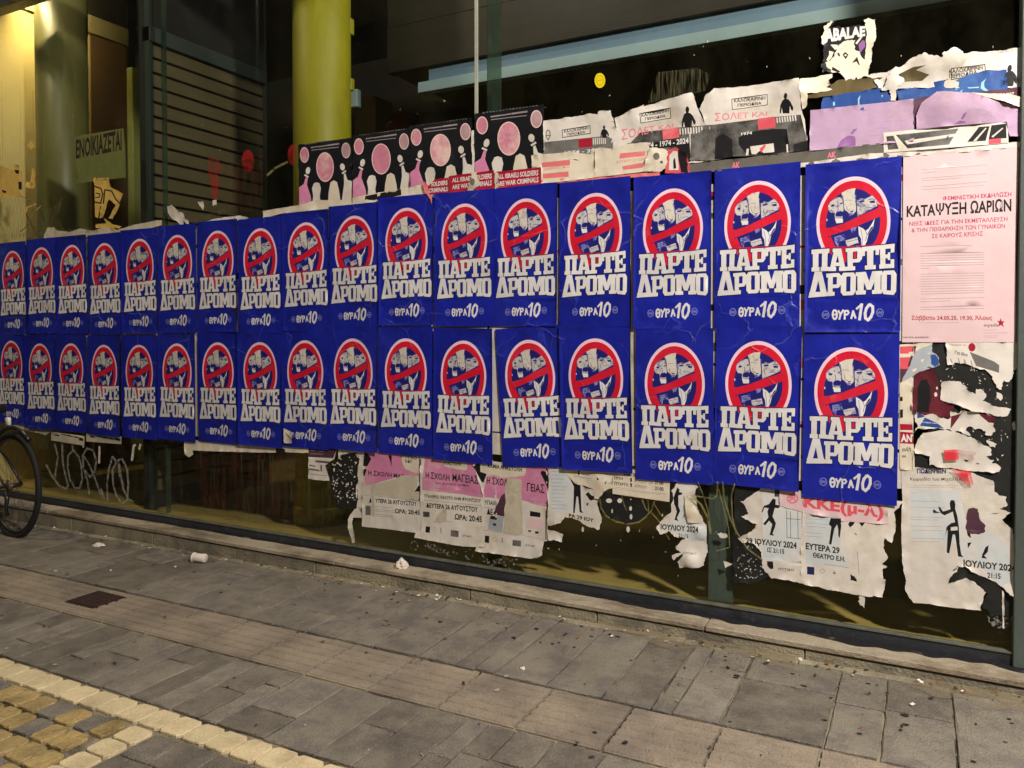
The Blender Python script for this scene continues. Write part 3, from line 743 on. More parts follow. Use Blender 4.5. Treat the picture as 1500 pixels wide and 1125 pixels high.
# ------------------------------------------------------------------ slab-serif capitals (unit boxes of overlapping strokes)
def Rq(a, b, c, d): return [(a, b), (c, b), (c, d), (a, d)]
GL = {
 'Π': [Rq(0, .80, 1, 1), Rq(.08, 0, .40, 1), Rq(0, 0, .47, .19), Rq(.60, 0, .92, 1), Rq(.53, 0, 1, .19)],
 'Α': [[(.06, 0), (.32, 0), (.60, .96), (.30, .96)], [(.68, 0), (.96, 0), (.72, 1), (.44, 1)], Rq(.24, .22, .76, .38), Rq(0, 0, .42, .18), Rq(.58, 0, 1, .18), Rq(.20, .84, .70, 1)],
 'Ρ': [Rq(.10, 0, .43, 1), Rq(0, 0, .58, .18), Rq(0, .83, .82, 1), [(.70, 1), (.84, 1), (1, .86), (1, .48), (.84, .34), (.70, .34)], Rq(.40, .34, .84, .50)],
 'Τ': [Rq(0, .80, 1, 1), Rq(0, .60, .20, 1), Rq(.80, .60, 1, 1), Rq(.32, 0, .68, 1), Rq(.18, 0, .82, .18)],
 'Ε': [Rq(.08, 0, .42, 1), Rq(0, .82, 1, 1), Rq(.76, .64, 1, 1), Rq(.36, .42, .72, .58), Rq(.58, .34, .73, .66), Rq(0, 0, 1, .18), Rq(.76, 0, 1, .36)],
 'Δ': [[(0, 0), (.30, 0), (.62, 1), (.34, 1)], [(.68, 0), (1, 0), (.70, 1), (.42, 1)], Rq(.04, 0, .96, .20)],
 'Ο': [[(0, .15), (.16, 0), (.36, 0), (.36, 1), (.16, 1), (0, .85)], [(1, .15), (.84, 0), (.64, 0), (.64, 1), (.84, 1), (1, .85)], Rq(.3, .83, .7, 1), Rq(.3, 0, .7, .17)],
 'Μ': [Rq(.06, 0, .30, 1), Rq(0, 0, .38, .18), Rq(0, .83, .34, 1), Rq(.70, 0, .94, 1), Rq(.62, 0, 1, .18), Rq(.66, .83, 1, 1), [(.14, 1), (.38, 1), (.60, .2), (.42, .2)], [(.62, 1), (.86, 1), (.58, .2), (.40, .2)]],
}
def quad_glyph(crop, ch, tl, tr, br, bl):
    out = []
    for p in GL[ch]:
        # refine long edges is not needed: the quads are small
        out.append([crop.w((bl[0]*(1-u)+br[0]*u)*(1-v)+(tl[0]*(1-u)+tr[0]*u)*v, (bl[1]*(1-u)+br[1]*u)*(1-v)+(tl[1]*(1-u)+tr[1]*u)*v) for u, v in p])
    return out
# ------------------------------------------------------------------ the blue poster, drawn once
K = Crop(1170, 230, 1330, 692); K9 = Crop(1190, 250, 1315, 1125)
RX, RZ = W(1250.4, 259.4)                       # top of the sign: the poster's own origin
PX0, PX1, PZ0, PZ1 = -.2135, .2065, -.742, .0755
def blue_layers():
    cxp, czp = K9.w(543, 690); rx = (K9.w(1030, 690)[0]-K9.w(57, 690)[0])/2; rz = RZ-czp; ccx = (K9.w(1030, 690)[0]+K9.w(57, 690)[0])/2
    def el(k, n=64): return [(ccx+rx*k*math.cos(2*math.pi*i/n), czp+rz*k*math.sin(2*math.pi*i/n)) for i in range(n)]
    L = [('paper', 'blue', [rect(RX+PX0, RZ+PZ0, RX+PX1, RZ+PZ1)])]
    L.append(('prohibition_sign', 'ring_white', [el(1)])); L.append(('prohibition_sign', 'red', [el(.915)]))
    L.append(('portrait', 'navy', [el(.735)]))
    q = K9.poly
    L.append(('portrait', 'skin_grey', [q(212,470, 240,420, 300,370, 380,352, 412,440, 418,520, 405,560, 400,620, 405,690, 320,700, 300,640, 300,565, 240,560, 215,520),
        q(590,400, 640,370, 700,380, 790,335, 850,400, 862,440, 850,480, 700,555, 600,605, 585,500), q(440,925, 520,900, 590,880, 610,960, 540,985, 470,1000, 445,970)]))
    L.append(('portrait', 'skin_light', [q(385,300, 470,255, 570,235, 555,320, 580,400, 577,540, 530,590, 430,520, 410,430)]))
    L.append(('portrait', 'lavender', [q(290,880, 410,845, 440,930, 350,940, 340,1010, 300,960), q(455,560, 545,560, 520,600, 450,610), q(560,310, 578,330, 580,480, 566,420), q(500,760, 590,745, 560,800, 520,820)]))
    L.append(('portrait', 'print_white', [q(605,735, 690,780, 740,770, 790,700, 825,630, 800,760, 740,840, 720,930, 690,1000, 650,1010, 640,900, 612,850), q(300,640, 405,640, 405,690, 320,700), q(190,640, 205,650, 200,675, 188,670)]))
    L.append(('portrait', 'navy', [q(305,590, 320,555, 370,535, 412,548, 415,582, 380,612, 315,612), q(430,520, 470,560, 500,590, 420,655, 415,560), q(500,540, 545,530, 540,548, 505,556), q(610,410, 680,395, 692,416, 630,432),
        q(750,410, 820,400, 828,432, 770,436), q(240,478, 265,452, 300,456, 288,480, 262,486), q(362,440, 400,420, 402,436, 372,452), q(350,940, 420,920, 430,1040, 370,1040), q(250,470, 262,455, 290,462, 280,475), q(470,1000, 600,955, 604,975, 490,1015),
        q(640,740, 700,775, 740,770, 700,800), q(770,760, 800,735, 795,760, 730,850, 722,850), q(410,640, 520,590, 570,580, 580,610, 420,665), q(330,800, 345,800, 420,870, 410,890), q(455,830, 470,830, 480,890, 462,900), q(530,800, 545,800, 560,860, 545,880)]))
    det = K9.line([586,250, 584,420, 592,600], 10)+K9.line([400,330, 414,430, 420,540], 9)+K9.line([225,430, 262,392, 330,368], 7)+K9.line([332,470, 345,520, 330,548], 7)+K9.line([455,470, 462,520, 500,535], 6)+K9.line([640,470, 628,520, 650,545], 6)+K9.line([690,505, 760,495, 800,500], 6)
    det += K9.line([610,392, 650,380, 690,386], 8)+K9.line([745,392, 790,380, 828,392], 8)+K9.line([430,400, 470,392, 520,398], 4)+K9.line([300,620, 350,630, 400,622], 5)+K9.line([240,560, 262,600, 300,640], 6)+K9.line([700,800, 720,850, 700,930], 6)+K9.line([640,780, 660,900, 655,990], 5)
    det += K9.line([300,900, 420,868], 6)+K9.line([310,925, 430,895], 5)+K9.line([455,945, 600,905], 5)
    L.append(('portrait', 'navy', det))
    L.append(('prohibition_sign', 'red', [q(150,765, 235,762, 420,700, 600,612, 780,540, 880,495, 930,480, 940,600, 900,612, 760,665, 600,733, 420,800, 240,862, 170,880)]))
    L.append(('prohibition_sign', 'red', [q(235,862, 300,1000, 420,1060, 420,1110, 300,1110, 180,950)]))
    # letters cover the foot of the sign
    low = [K.w(90, 735), K.w(620, 735), K.w(620, 716), K.w(80, 720)]
    w = []
    row1 = [('Π', (83,590), (197,583), (192,725), (84,728)), ('Α', (196,584), (300,580), (306,722), (190,726)), ('Ρ', (298,580), (408,572), (400,716), (304,721)), ('Τ', (398,573), (512,562), (508,712), (402,717)), ('Ε', (508,563), (608,551), (606,704), (512,711))]
    row2 = [('Δ', (62,728), (184,729), (184,884), (64,893)), ('Ρ', (176,742), (272,735), (266,878), (178,884)), ('Ο', (268,735), (364,731), (362,874), (268,879)), ('Μ', (362,732), (530,724), (528,868), (364,873)), ('Ο', (524,724), (620,719), (618,876), (524,870))]
    for ch, *c in row1+row2: w += quad_glyph(K, ch, *c)
    def grow(p, d=.0042):
        gx = sum(q[0] for q in p)/len(p); gz_ = sum(q[1] for q in p)/len(p); o = []
        for q in p:
            sx = d if q[0] > gx else -d; sz = d if q[1] > gz_ else -d; o.append((q[0]+sx, q[1]+sz))
        return o
    L.append(('paper', 'blue', [K.poly(60,577, 150,583, 220,600, 400,590, 480,560, 630,545, 630,900, 60,900)]))
    L.append(('prohibition_sign', 'red', [K.poly(150,577, 520,555, 480,590, 400,612, 345,655, 300,668, 250,650, 212,622)]))
    L.append(('paper', 'halo', [grow(p) for p in w]))
    L.append(('lettering', 'print_white', w))
    s = []
    s += K.ring(230, 1000, 14, 28, 12, 14)+K.line([218, 1002, 242, 996], 11)
    s += K.line([253, 975, 266, 998], 12)+K.line([283, 970, 266, 998, 259, 1027], 12)
    s += K.line([293, 974, 292, 1026], 12)+K.line([292, 976, 312, 974, 318, 985, 310, 997, 293, 1000], 11)
    s += K.line([334, 1022, 346, 975, 361, 1020], 12)+K.line([338, 1006, 357, 1002], 9)
    s += K.line([368, 962, 400, 934], 13)+K.line([401, 934, 386, 1030], 18)
    s += [K.w(0, 0)] and K.line([447, 938, 430, 960, 421, 990, 424, 1022, 440, 1034, 458, 1015, 470, 985, 470, 950, 452, 936], 18)
    L.append(('small_lettering', 'print_white', s))
    for ei, (cx, cy) in enumerate(((172, 1001), (515, 988))):
        e = K.ring(cx, cy, 22, 24, 5, 14)
        for k in range(5): e += K.line([cx-14+k*6, cy-10+(k % 2)*4, cx-12+k*6, cy+12-(k % 3)*3], 3.5)
        e += K.line([cx-16, cy+1, cx+16, cy-3], 3)
        L.append((f'emblem#{ei}', 'emblem', e))
    return L
VAR = []
_base = partition(blue_layers(), .03)
for v in range(6):
    d = {}
    for part, (vv, ff, ml, mi) in _base.items():
        me = bpy.data.meshes.new(part.split('#')[0]); P = []
        for a, b in vv:
            u, w_ = a-RX, b-RZ
            ed = min(1, min(u-PX0, PX1-u, w_-PZ0, PZ1-w_)/.03); ed = max(0, ed)
            h = .0006+.0022*ed*(1+noise.noise(Vector((u*6+v*9.1, w_*4, v*3.3))))*.5+.0012*ed*max(0, noise.noise(Vector((u*14+v*5, w_*5+v, 2.2))))
            for ci, (ku, kw) in enumerate(((PX0, PZ0), (PX1, PZ0), (PX1, PZ1), (PX0, PZ1))):
                lift = (0, .004, .012, .0, .007, .002)[(v+ci*2) % 6]
                h += lift*math.exp(-((u-ku)**2+(w_-kw)**2)/.0016)
            P.append((u+.0022*noise.noise(Vector((w_*9, v*3.1, 4))), -h, w_+.002*noise.noise(Vector((u*9, v*4.3, 8)))))
        me.from_pydata(P, [], ff)
        for m in ml: me.materials.append(MATS[m])
        me.polygons.foreach_set('material_index', mi); me.polygons.foreach_set('use_smooth', [True]*len(ff)); me.update(); d[part] = me
    VAR.append(d)
TOP = [(20.8,367.5),(63,362.5),(107.5,359),(155.3,356.3),(206.7,350),(262,344.5),(321,338.2),(383.3,334.7),(449.6,326.3),(520.8,316.5),(597,304.8),(681.8,299),(771.5,291.3),(872.9,283.4),(986.5,277),(1110.4,265.8),(1250.4,259.4)]
BOT = [(18.9,499),(61,503),(106.4,503),(155,505),(206,505),(262,503.2),(321.2,501.5),(383.3,501.1),(449,498.5),(519.4,495.8),(596.3,495.6),(680.9,499),(774.9,497.8),(872.9,495.6),(989,502),(1112.7,499.5),(1247.6,508.6)]
TILTB = {12: 3.6, 13: 1.4, 5: -.9, 4: .3, 14: .5, 15: -.7, 16: -.2, 11: -.3, 1: .8}
ORD = ['leftmost', 'second from the left', 'third from the left', 'fourth from the left', 'fifth from the left', 'sixth from the left', 'seventh from the left', 'eighth from the left', 'middle one',
       'eighth from the right', 'seventh from the right', 'sixth from the right', 'fifth from the right', 'fourth from the right', 'third from the right', 'second from the right', 'rightmost']
for row, LST in (('upper', TOP), ('lower', BOT)):
    for i, (px, py) in enumerate(LST):
        X, Z = W(px, py)
        o = bpy.data.objects.new('blue_poster', None); col.objects.link(o); o.empty_display_size = .1
        o.location = (X, -.0128-(.0016 if i % 2 else 0)-(.0008 if row == 'lower' else 0), Z)
        t = TILTB.get(i, 0) if row == 'lower' else {3: .4, 6: -.4, 8: .3}.get(i, 0)
        o.rotation_euler = (0, R_(-t), 0)
        extra = {('lower', 12): ', hung crooked', ('lower', 0): ', half hidden by the bicycle saddle', ('lower', 8): ', its lower left corner peeled', ('upper', 16): ', beside the pink text poster', ('lower', 16): ', above the torn theatre sheet'}.get((row, i), '')
        tag(o, f'blue prohibition sign poster, {ORD[i]} in {row} row'.replace(',,', ',').replace(', in', ' in')+extra, 'poster', 'blue posters in two rows')
        for part, me in VAR[(i*5+(3 if row == 'lower' else 0)) % 6].items(): link(part.split('#')[0], me, o)

# ------------------------------------------------------------------ older papers behind and between the blue posters
def simple(name, label, cat, m, poly, y, jag=.003, amp=.001, extra=(), group=None, seed=0, **kw):
    return sheet(name, label, cat, [('paper', m, [torn(poly, jag, seed=seed) if jag else poly])]+list(extra), y=y, amp=amp, group=group, seed=seed, **kw)
rb = random.Random(21)
wm = ['old_white', 'old_white', 'dull_white', 'old_white', 'old_white']
def backing(x0, x1, z0, z1, i, label, dark=.2):
    L = []
    for m in ('crimson', 'black_print', 'grey_print', 'black_print', 'salmon', 'old_white'):
        ps = []
        for _ in range(9):
            a = rb.uniform(x0, x1); b = rb.uniform(z0, z1); w = rb.uniform(.01, .09)*(1+dark*3); h = rb.uniform(.008, .05)
            ps.append(rect(a, b, min(a+w, x1-.004), min(b+h, z1-.004)))
        L.append(('print', m, ps))
    return simple('old_poster', label, 'poster', wm[i % 5], rect(x0, z0, x1, z1), -.0035-.0006*(i % 3), .004, .0006, L, 'old posters covered by the blue rows', seed=i)
OLDW = ['leftmost poster columns', 'second and third blue poster columns', 'fourth and fifth blue poster columns', 'sixth and seventh blue poster columns', 'eighth and ninth blue poster columns', 'tenth and eleventh blue poster columns', 'thirteenth blue poster column', 'fourteenth and fifteenth blue columns', 'rightmost blue poster columns']
xs = [-7.3, -6.5, -5.7, -4.9, -4.0, -3.15, -2.3, -1.42, -.72, -.02]
for i in range(9):
    hi = W(*{0: (30, 360)}.get(i, (30, 360)))[1]
    backing(xs[i]+.01, xs[i+1]-.01, .87 if i > 4 else .82, 2.37, i, f'old printed poster showing only in the gaps behind the {OLDW[i]}', .2 if i < 6 else .5)

# ------------------------------------------------------------------ upper left: notice, graffiti remains
Z2 = Crop(0, 180, 300, 1500); M1 = Crop(220, 200, 450, 1500)
sheet('to_let_notice', 'dim olive to-let notice with dark Greek capitals, stuck up at the far left', 'notice',
      [('paper', 'olive_paper', [Z2.poly(545,100, 905,40, 920,200, 925,400, 560,445)]), ('lettering', 'brown_ink', Z2.text('ΕΝΟΙΚΙΑΖΕΤΑΙ', 558, 258, 893, 193, 130, 140, .02)),
       ('print', 'olive_paint', [Z2.poly(590,345, 640,340, 640,348, 590,353), Z2.poly(680,330, 780,318, 780,325, 680,337)])], y=-.001, amp=.0006)
sheet('graffiti_sticker', 'torn yellow paper with black outline letters, on the glass beside the olive column', 'sticker',
      [('paper', 'amber_paper', [torn(Z2.poly(690,400, 800,400, 812,470, 905,520, 880,600, 830,705, 800,700, 850,600, 800,560, 760,690, 730,700, 750,600, 720,700, 700,690), .004, seed=3)]),
       ('lettering', 'brown_ink', Z2.line([695,465, 740,480, 755,520, 740,590, 695,580], 10)+Z2.line([705,515, 735,520, 730,545, 700,548], 8)+Z2.line([760,590, 770,490, 820,500, 850,560, 880,590, 905,530], 10)+Z2.line([790,600, 765,690], 8)+Z2.line([740,610, 725,690], 7))], y=-.001, amp=.001)
sheet('paper_scrap', 'small torn yellow scrap with straw like strips under the graffiti sticker', 'paper scrap', [('paper', 'amber_paper', [torn(Z2.poly(705,745, 780,735, 770,700, 830,745, 900,760, 880,775, 830,765, 880,800, 800,775, 705,770), .004, seed=5)])], y=-.0015, amp=.002)
sheet('paper_scrap', 'small pointed scrap high on the lit glass at the far left', 'paper scrap', [('paper', 'amber_paper', [torn(Z2.poly(200,165, 235,125, 262,170, 255,185, 240,178, 235,195, 222,190), .003, seed=6)])], y=-.0015)
sheet('paper_scrap', 'dangling narrow scrap under the pointed one at the far left', 'paper scrap', [('paper', 'amber_paper', [torn(Z2.poly(238,330, 262,335, 262,460, 250,485, 195,475, 195,432, 225,432, 240,460, 245,440, 225,430), .003, seed=7)])], y=-.0015)
sheet('old_notice', 'torn yellowed sheet with dark squares at the left edge above the blue rows', 'notice', [('paper', 'amber_paper', [torn(Z2.poly(-60,300, 0,310, 100,345, 105,305, 145,310, 145,350, 168,360, 165,490, 135,490, 160,530, 140,548, 60,530, 30,560, -60,500), .004, seed=8)]),
       ('print', 'brown_ink', [Z2.poly(106,345, 142,345, 140,375, 118,370), Z2.poly(136,430, 162,432, 160,490, 138,485), Z2.poly(15,490, 50,500, 45,515, 20,510)])], y=-.0012)
sheet('paste_patch', 'rough pale paste patch with scrawled lines along the top of the leftmost posters', 'paper scrap', [('paper', 'paste_film', [torn(Z2.poly(-60,540, 100,545, 160,530, 265,590, 300,600, 320,640, 400,610, 460,545, 470,560, 430,700, 480,790, 320,830, 0,850, -60,850), .01, seed=9)]),
       ('print', 'amber_paper', [torn(p, .002, seed=4) for p in Z2.line([150,535, 240,570, 265,595, 200,620, 185,680, 190,760], 14)+Z2.line([270,640, 318,590], 9)]), ('print', 'black_sign', Z2.line([190,660, 275,830], 5)+Z2.line([300,640, 325,720], 5)+Z2.line([150,800, 210,745], 5))], y=-.0016, amp=.001)
def strip(label, crop, pts, m='dull_white', y=-.005, jag=.004, seed=1, name='paper_scrap', cat='paper scrap', amp=.002, **k):
    return sheet(name, label, cat, [('paper', m, [torn(crop.poly(*pts), jag, seed=seed)])], y=y, amp=amp, seed=seed, **k)
strip('crumpled grey strip of torn paper just above the fourth and fifth upper posters', Z2, (330,820, 350,770, 400,765, 430,790, 520,800, 600,775, 690,790, 760,765, 860,785, 1000,745, 1190,712, 1190,750, 900,810, 500,850, 330,850), seed=12)
strip('thin white strip under the left end of the paste patch', Z2, (-60,815, 320,800, 480,780, 600,770, 700,760, 700,800, 330,850, -60,870), 'paste_film', seed=14)
strip('ragged white scrap with dark holes, above the fifth upper blue poster', M1, (170,665, 215,655, 260,700, 320,730, 345,780, 370,800, 380,840, 350,835, 330,800, 320,850, 290,840, 250,800, 220,790, 180,740), 'old_white', seed=15)
strip('small white triangular scrap above the sixth upper blue poster', M1, (460,628, 515,620, 520,660, 512,705), 'old_white', jag=.002, seed=16)
strip('tiny pair of white paper flecks above the seventh upper poster', M1, (600,612, 640,602, 640,660, 622,650, 615,665, 602,655), 'old_white', jag=.003, seed=17)
strip('pale torn strip above the sixth and seventh upper posters', M1, (500,740, 700,700, 725,690, 715,740, 600,765, 560,800, 500,780), 'paste_film', seed=18)
strip('folded white strip lying along the top of the seventh upper poster', M1, (510,820, 630,785, 870,755, 910,765, 965,785, 960,805, 860,810, 830,795, 700,805), 'old_white', jag=.002, seed=19)
strip('yellowish white strip above the eighth upper blue poster', M1, (1085,712, 1440,655, 1500,650, 1500,730, 1250,740, 1090,782), 'cream', jag=.002, seed=20, y=-.006)
strip('broad dull cream strip along the tops of the ninth and tenth upper posters', Crop(430,160,620,1425), (-10,1075, 260,1000, 470,1010, 780,950, 1190,880, 1425,830, 1500,930, 800,1040, 380,1110, -10,1125), 'cream', jag=.004, seed=21, y=-.0075)
# red sprayed letters and scratches on the glass
def film(name, label, cat, m, polys, y=-.002, step=.05):
    return sheet(name, label, cat, [('paper', m, polys)], y=y, amp=.0, step=step, curl=0)
film('spray_graffiti', 'blurred red sprayed letter shaped like a Greek gamma on the glass above the upper row', 'graffiti', 'spray_red', [M1.poly(560,210, 640,200, 670,260, 700,300, 690,340, 640,330, 655,420, 650,600, 590,590, 575,440, 555,300)])
film('spray_graffiti', 'short red sprayed blob between the red gamma and the yellow column', 'graffiti', 'spray_red', [M1.ell(935, 235, 60, 110, 20)])
film('spray_graffiti', 'faint red haze of paint below the red sprayed letters', 'graffiti', 'rust_film', [M1.poly(690,280, 1060,180, 1090,420, 1040,700, 760,740, 640,560)])
film('spray_graffiti', 'red paint blot at the foot of the yellow column', 'graffiti', 'spray_red', [M1.ell(1365, 175, 50, 100, 20)])
film('drawn_line', 'pale drawn line rising from the shutter to the red blot', 'graffiti', 'marker_olive', M1.line([1120,370, 1200,300, 1310,245], 22), y=-.0025)
# ------------------------------------------------------------------ bowling posters
B_ = Crop(600, 140, 810, 1477); A_ = Crop(430, 160, 620, 1425)
B0 = B_.w(755, 310)
def shift(polys, dx, dz): return [[(a+dx, b+dz) for a, b in p] for p in polys]
def bowling(dx, dz, label, y, seed, x1=None, w=1.0):
    S = lambda *p: shift(list(p), dx, dz)
    L = [('paper', 'night_print', S(torn(B_.poly(680,190, 1390,92, 1395,700, 1395,920, 678,1010), .002, seed=seed)))]
    L.append(('print', 'line_grey', S(*(B_.line([845,222, 935,208], 14)+B_.line([945,208, 1050,192], 12)+B_.line([1062,190, 1215,168], 17)+B_.line([850,252, 1210,208], 8)))))
    L.append(('print#n', 'grey_print', S(*[B_.poly(x, 190-(x-760)*.14, x+22, 187-(x-760)*.14, x+22, 168-(x-760)*.14, x, 171-(x-760)*.14) for x in range(760, 1330, 34)])))
    L.append(('moon', 'moon_rim', S(B_.ell(1029, 446, 117, 174, 40)))); L.append(('moon', 'moon_pink', S(B_.ell(1029, 446, 107, 162, 40))))
    L.append(('small_moon', 'moon_rim', S(B_.ell(755, 310, 60, 92, 28)))); L.append(('small_moon', 'moon_pink', S(B_.ell(755, 310, 50, 80, 28))))
    L.append(('small_moon#2', 'moon_rim', S(B_.ell(1312, 245, 60, 92, 28)))); L.append(('small_moon#2', 'moon_grey', S(B_.ell(1312, 245, 52, 82, 28))))
    L.append(('bowling_pin', 'pink', S(B_.poly(770,570, 797,578, 785,660, 835,790, 850,900, 850,1000, 679,1010, 680,692, 742,650))))
    L.append(('bowling_pin', 'old_white', S(B_.ell(800, 492, 29, 43, 22, 15), *B_.line([758,545, 800,566], 20))))
    L.append(('bowling_pin#2', 'old_white', S(B_.poly(1280,525, 1302,515, 1330,592, 1392,605, 1394,930, 1240,940, 1262,780, 1285,640), B_.ell(1262, 440, 32, 42, 22, -10), *B_.line([1262,515, 1305,488], 20))))
    L.append(('bowling_pin#3', 'old_white', S(B_.poly(880,640, 915,628, 955,640, 972,700, 955,790, 985,960, 845,980, 868,790, 852,700))))
    L.append(('bowling_pin#4', 'cream', S(B_.poly(1100,625, 1145,600, 1190,622, 1215,720, 1250,940, 1060,950, 1075,740))))
    return sheet('bowling_poster', label, 'poster', L, y=y, amp=.0012, seed=seed, group='black bowling posters with pink moons')
bowling(0, 0, 'black bowling poster with pink moon, rightmost of four, right of the joint strip', -.0066, 1)
for (crop, a, b, lb, yy_, sd_) in ((B_, 75, 432, 'black bowling poster with pink moon, third from the left, corner torn', -.006, 2),
                                (A_, 725, 412, 'black bowling poster with pink moon, second from the left', -.0054, 3),
                                (A_, 128, 505, 'black bowling poster with pink moon, leftmost, at the yellow column', -.0048, 4)):
    q = crop.w(a, b); bowling(q[0]-B0[0], q[1]-B0[1], lb, yy_, sd_)
strip('narrow white vertical strip peeling between the third and fourth bowling posters', B_, (645,368, 672,362, 680,560, 675,790, 650,800, 655,600), 'old_white', y=-.0085, seed=22, jag=.003)
sheet('black_leaflet', 'small black leaflet strip with white edge under the second bowling poster', 'leaflet', [('paper', 'black_print', [A_.poly(790,958, 1190,880, 1195,945, 800,1030)]), ('print', 'old_white', A_.line([850,1010, 865,1006], 10)+A_.line([900,1005, 925,1000], 12)+A_.line([960,993, 1050,978], 6))], y=-.0082, amp=.0004)
# red slogan stickers
def slogan(quad, lines, label, seed, extra=()):
    L = [('paper', 'crimson', [torn(B_.poly(*quad), .002, seed=seed)])]+[('lettering', 'print_white', B_.text(*l)) for l in lines]+list(extra)
    return sheet('slogan_sticker', label, 'sticker', L, y=-.0086-.0004*seed, amp=.0008, seed=seed, group='red slogan stickers')
slogan((270,866, 405,848, 405,1000, 215,1022, 170,960, 210,930), [('SOLDIERS', 232, 938, 400, 920, 42, 44, .02), ('CRIMINALS', 205, 1003, 403, 985, 40, 44, .02)], 'torn red slogan sticker, leftmost of three, its left part missing', 1)
slogan((418,832, 880,772, 882,965, 418,1003), [('ALL ISRAELI SOLDIERS', 448, 897, 856, 855, 42, 50, .02), ('ARE WAR CRIMINALS', 448, 968, 856, 925, 42, 50, .02)], 'red slogan sticker in the middle of three, half hidden by pale paper', 2)
slogan((892,790, 1362,742, 1364,915, 895,962), [('ALL ISRAELI SOLDIERS', 905, 862, 1335, 822, 42, 52, .02), ('ARE WAR CRIMINALS', 905, 936, 1337, 893, 42, 52, .02)], 'red slogan sticker, rightmost of three, complete and most readable', 3)
sheet('paper_scrap', 'pale crumpled scrap stuck over the middle slogan sticker', 'paper scrap', [('paper', 'dull_white', [torn(B_.poly(648,800, 700,790, 720,860, 745,905, 690,960, 650,990, 612,985, 625,910, 655,860), .006, seed=3)]), ('print', 'grey_print', [torn(B_.ell(668, 895, 26, 36, 14), .004, seed=2)])], y=-.0112, amp=.004, bulge=[(*B_.w(680, 900), .05, .012)])
strip('pink torn flap hanging over the top edge of the eleventh upper poster', B_, (170,885, 215,930, 205,985, 225,1020, 262,1020, 250,1125, 222,1060, 195,1020, 170,990, 160,930), 'salmon', y=-.0135, seed=23, jag=.004)
strip('small torn pale scrap between the left and right slogan stickers', B_, (890,790, 925,800, 930,900, 900,900, 940,955, 890,965), 'dull_white', y=-.0112, seed=24, jag=.005)
# ------------------------------------------------------------------ centre top: cream sheets and summer tour posters
C_ = Crop(780, 120, 1050, 1500); D_ = Crop(980, 100, 1220, 1500); E_ = Crop(1180, 60, 1500, 1500)
def person(crop, cx, cy, s, full=False, arm='hip'):
    P = lambda *v: crop.poly(*[cx+v[i]*s if i % 2 == 0 else cy+v[i]*s for i in range(len(v))])
    out = [P(-12,-100, -4,-118, 12,-118, 20,-100, 16,-78, 10,-68, 30,-60, 48,-40, 72,10, 66,40, 50,28, 40,-4, 34,60, -26,60, -34,10, -44,60, -56,55, -48,-10, -30,-52, -8,-66, -14,-84)]
    if full: out.append(P(-26,55, 34,55, 40,120, 48,240, 62,262, 34,262, 14,130, -4,130, -14,262, -34,262, -32,150))
    return out
def tour(crop, outline, label, lets, box, man, strip_, bars, y, seed, jag=.004, bulge=(), amp=.003, extra=()):
    L = [('paper', 'old_white', [torn(crop.poly(*outline), jag, seed=seed)])]
    L.append(('photo_band', 'grey_print', [crop.poly(*strip_)])); L += [('photo_band', m, [crop.poly(*q) for q in qs]) for m, qs in bars]
    if box:
        x0, y0, x1, y1, x2, y2, x3, y3 = box
        L.append(('title_box', 'ink', crop.line([x0,y0, x1,y1, x2,y2, x3,y3, x0,y0], 6)))
    for t in lets: L.append(('lettering', t[-1], crop.text(*t[:-1])))
    if man: L.append(('silhouette', 'black_print', person(crop, *man)))
    L += list(extra)
    return sheet('tour_poster', label, 'poster', L, y=y, amp=amp, seed=seed, bulge=bulge, group='white summer tour posters along the top')
T_ = Crop(780, 120, 1050, 1500)
tour(C_, (97,320, 300,290, 480,262, 540,270, 545,245, 645,238, 655,290, 672,350, 700,420, 660,560, 640,560, 510,580, 420,640, 100,600), 'white summer tour poster, leftmost, its top edge torn beside the bowling posters',
     [('ΚΑΛΟΚΑΙΡΙΝΗ', 262, 418, 460, 388, 22, 24, .01, 'ink'), ('ΠΕΡΙΟΔΕΙΑ', 285, 442, 435, 420, 20, 22, .01, 'ink'), ('1974 - 2024', 265, 592, 580, 566, 24, 26, .02, 'print_white')],
     (246,395, 474,360, 476,422, 250,455), (588, 425, .55), (100,492, 610,442, 660,470, 660,560, 520,590, 100,600),
     [('crimson', [(378,470, 488,458, 492,530, 382,540)]), ('old_white', [(495+i*16,462-i*1.6, 503+i*16,461-i*1.6, 507+i*16,512-i*1.2, 498+i*16,513-i*1.2) for i in range(7)])], -.0066, 31, bulge=[(*C_.w(560, 300), .09, .01)],
     extra=[('logo_ring', 'ink', C_.line([115,440, 115,412, 130,394, 146,405, 150,440, 132,474, 115,450, 115,440, 150,438], 6))])
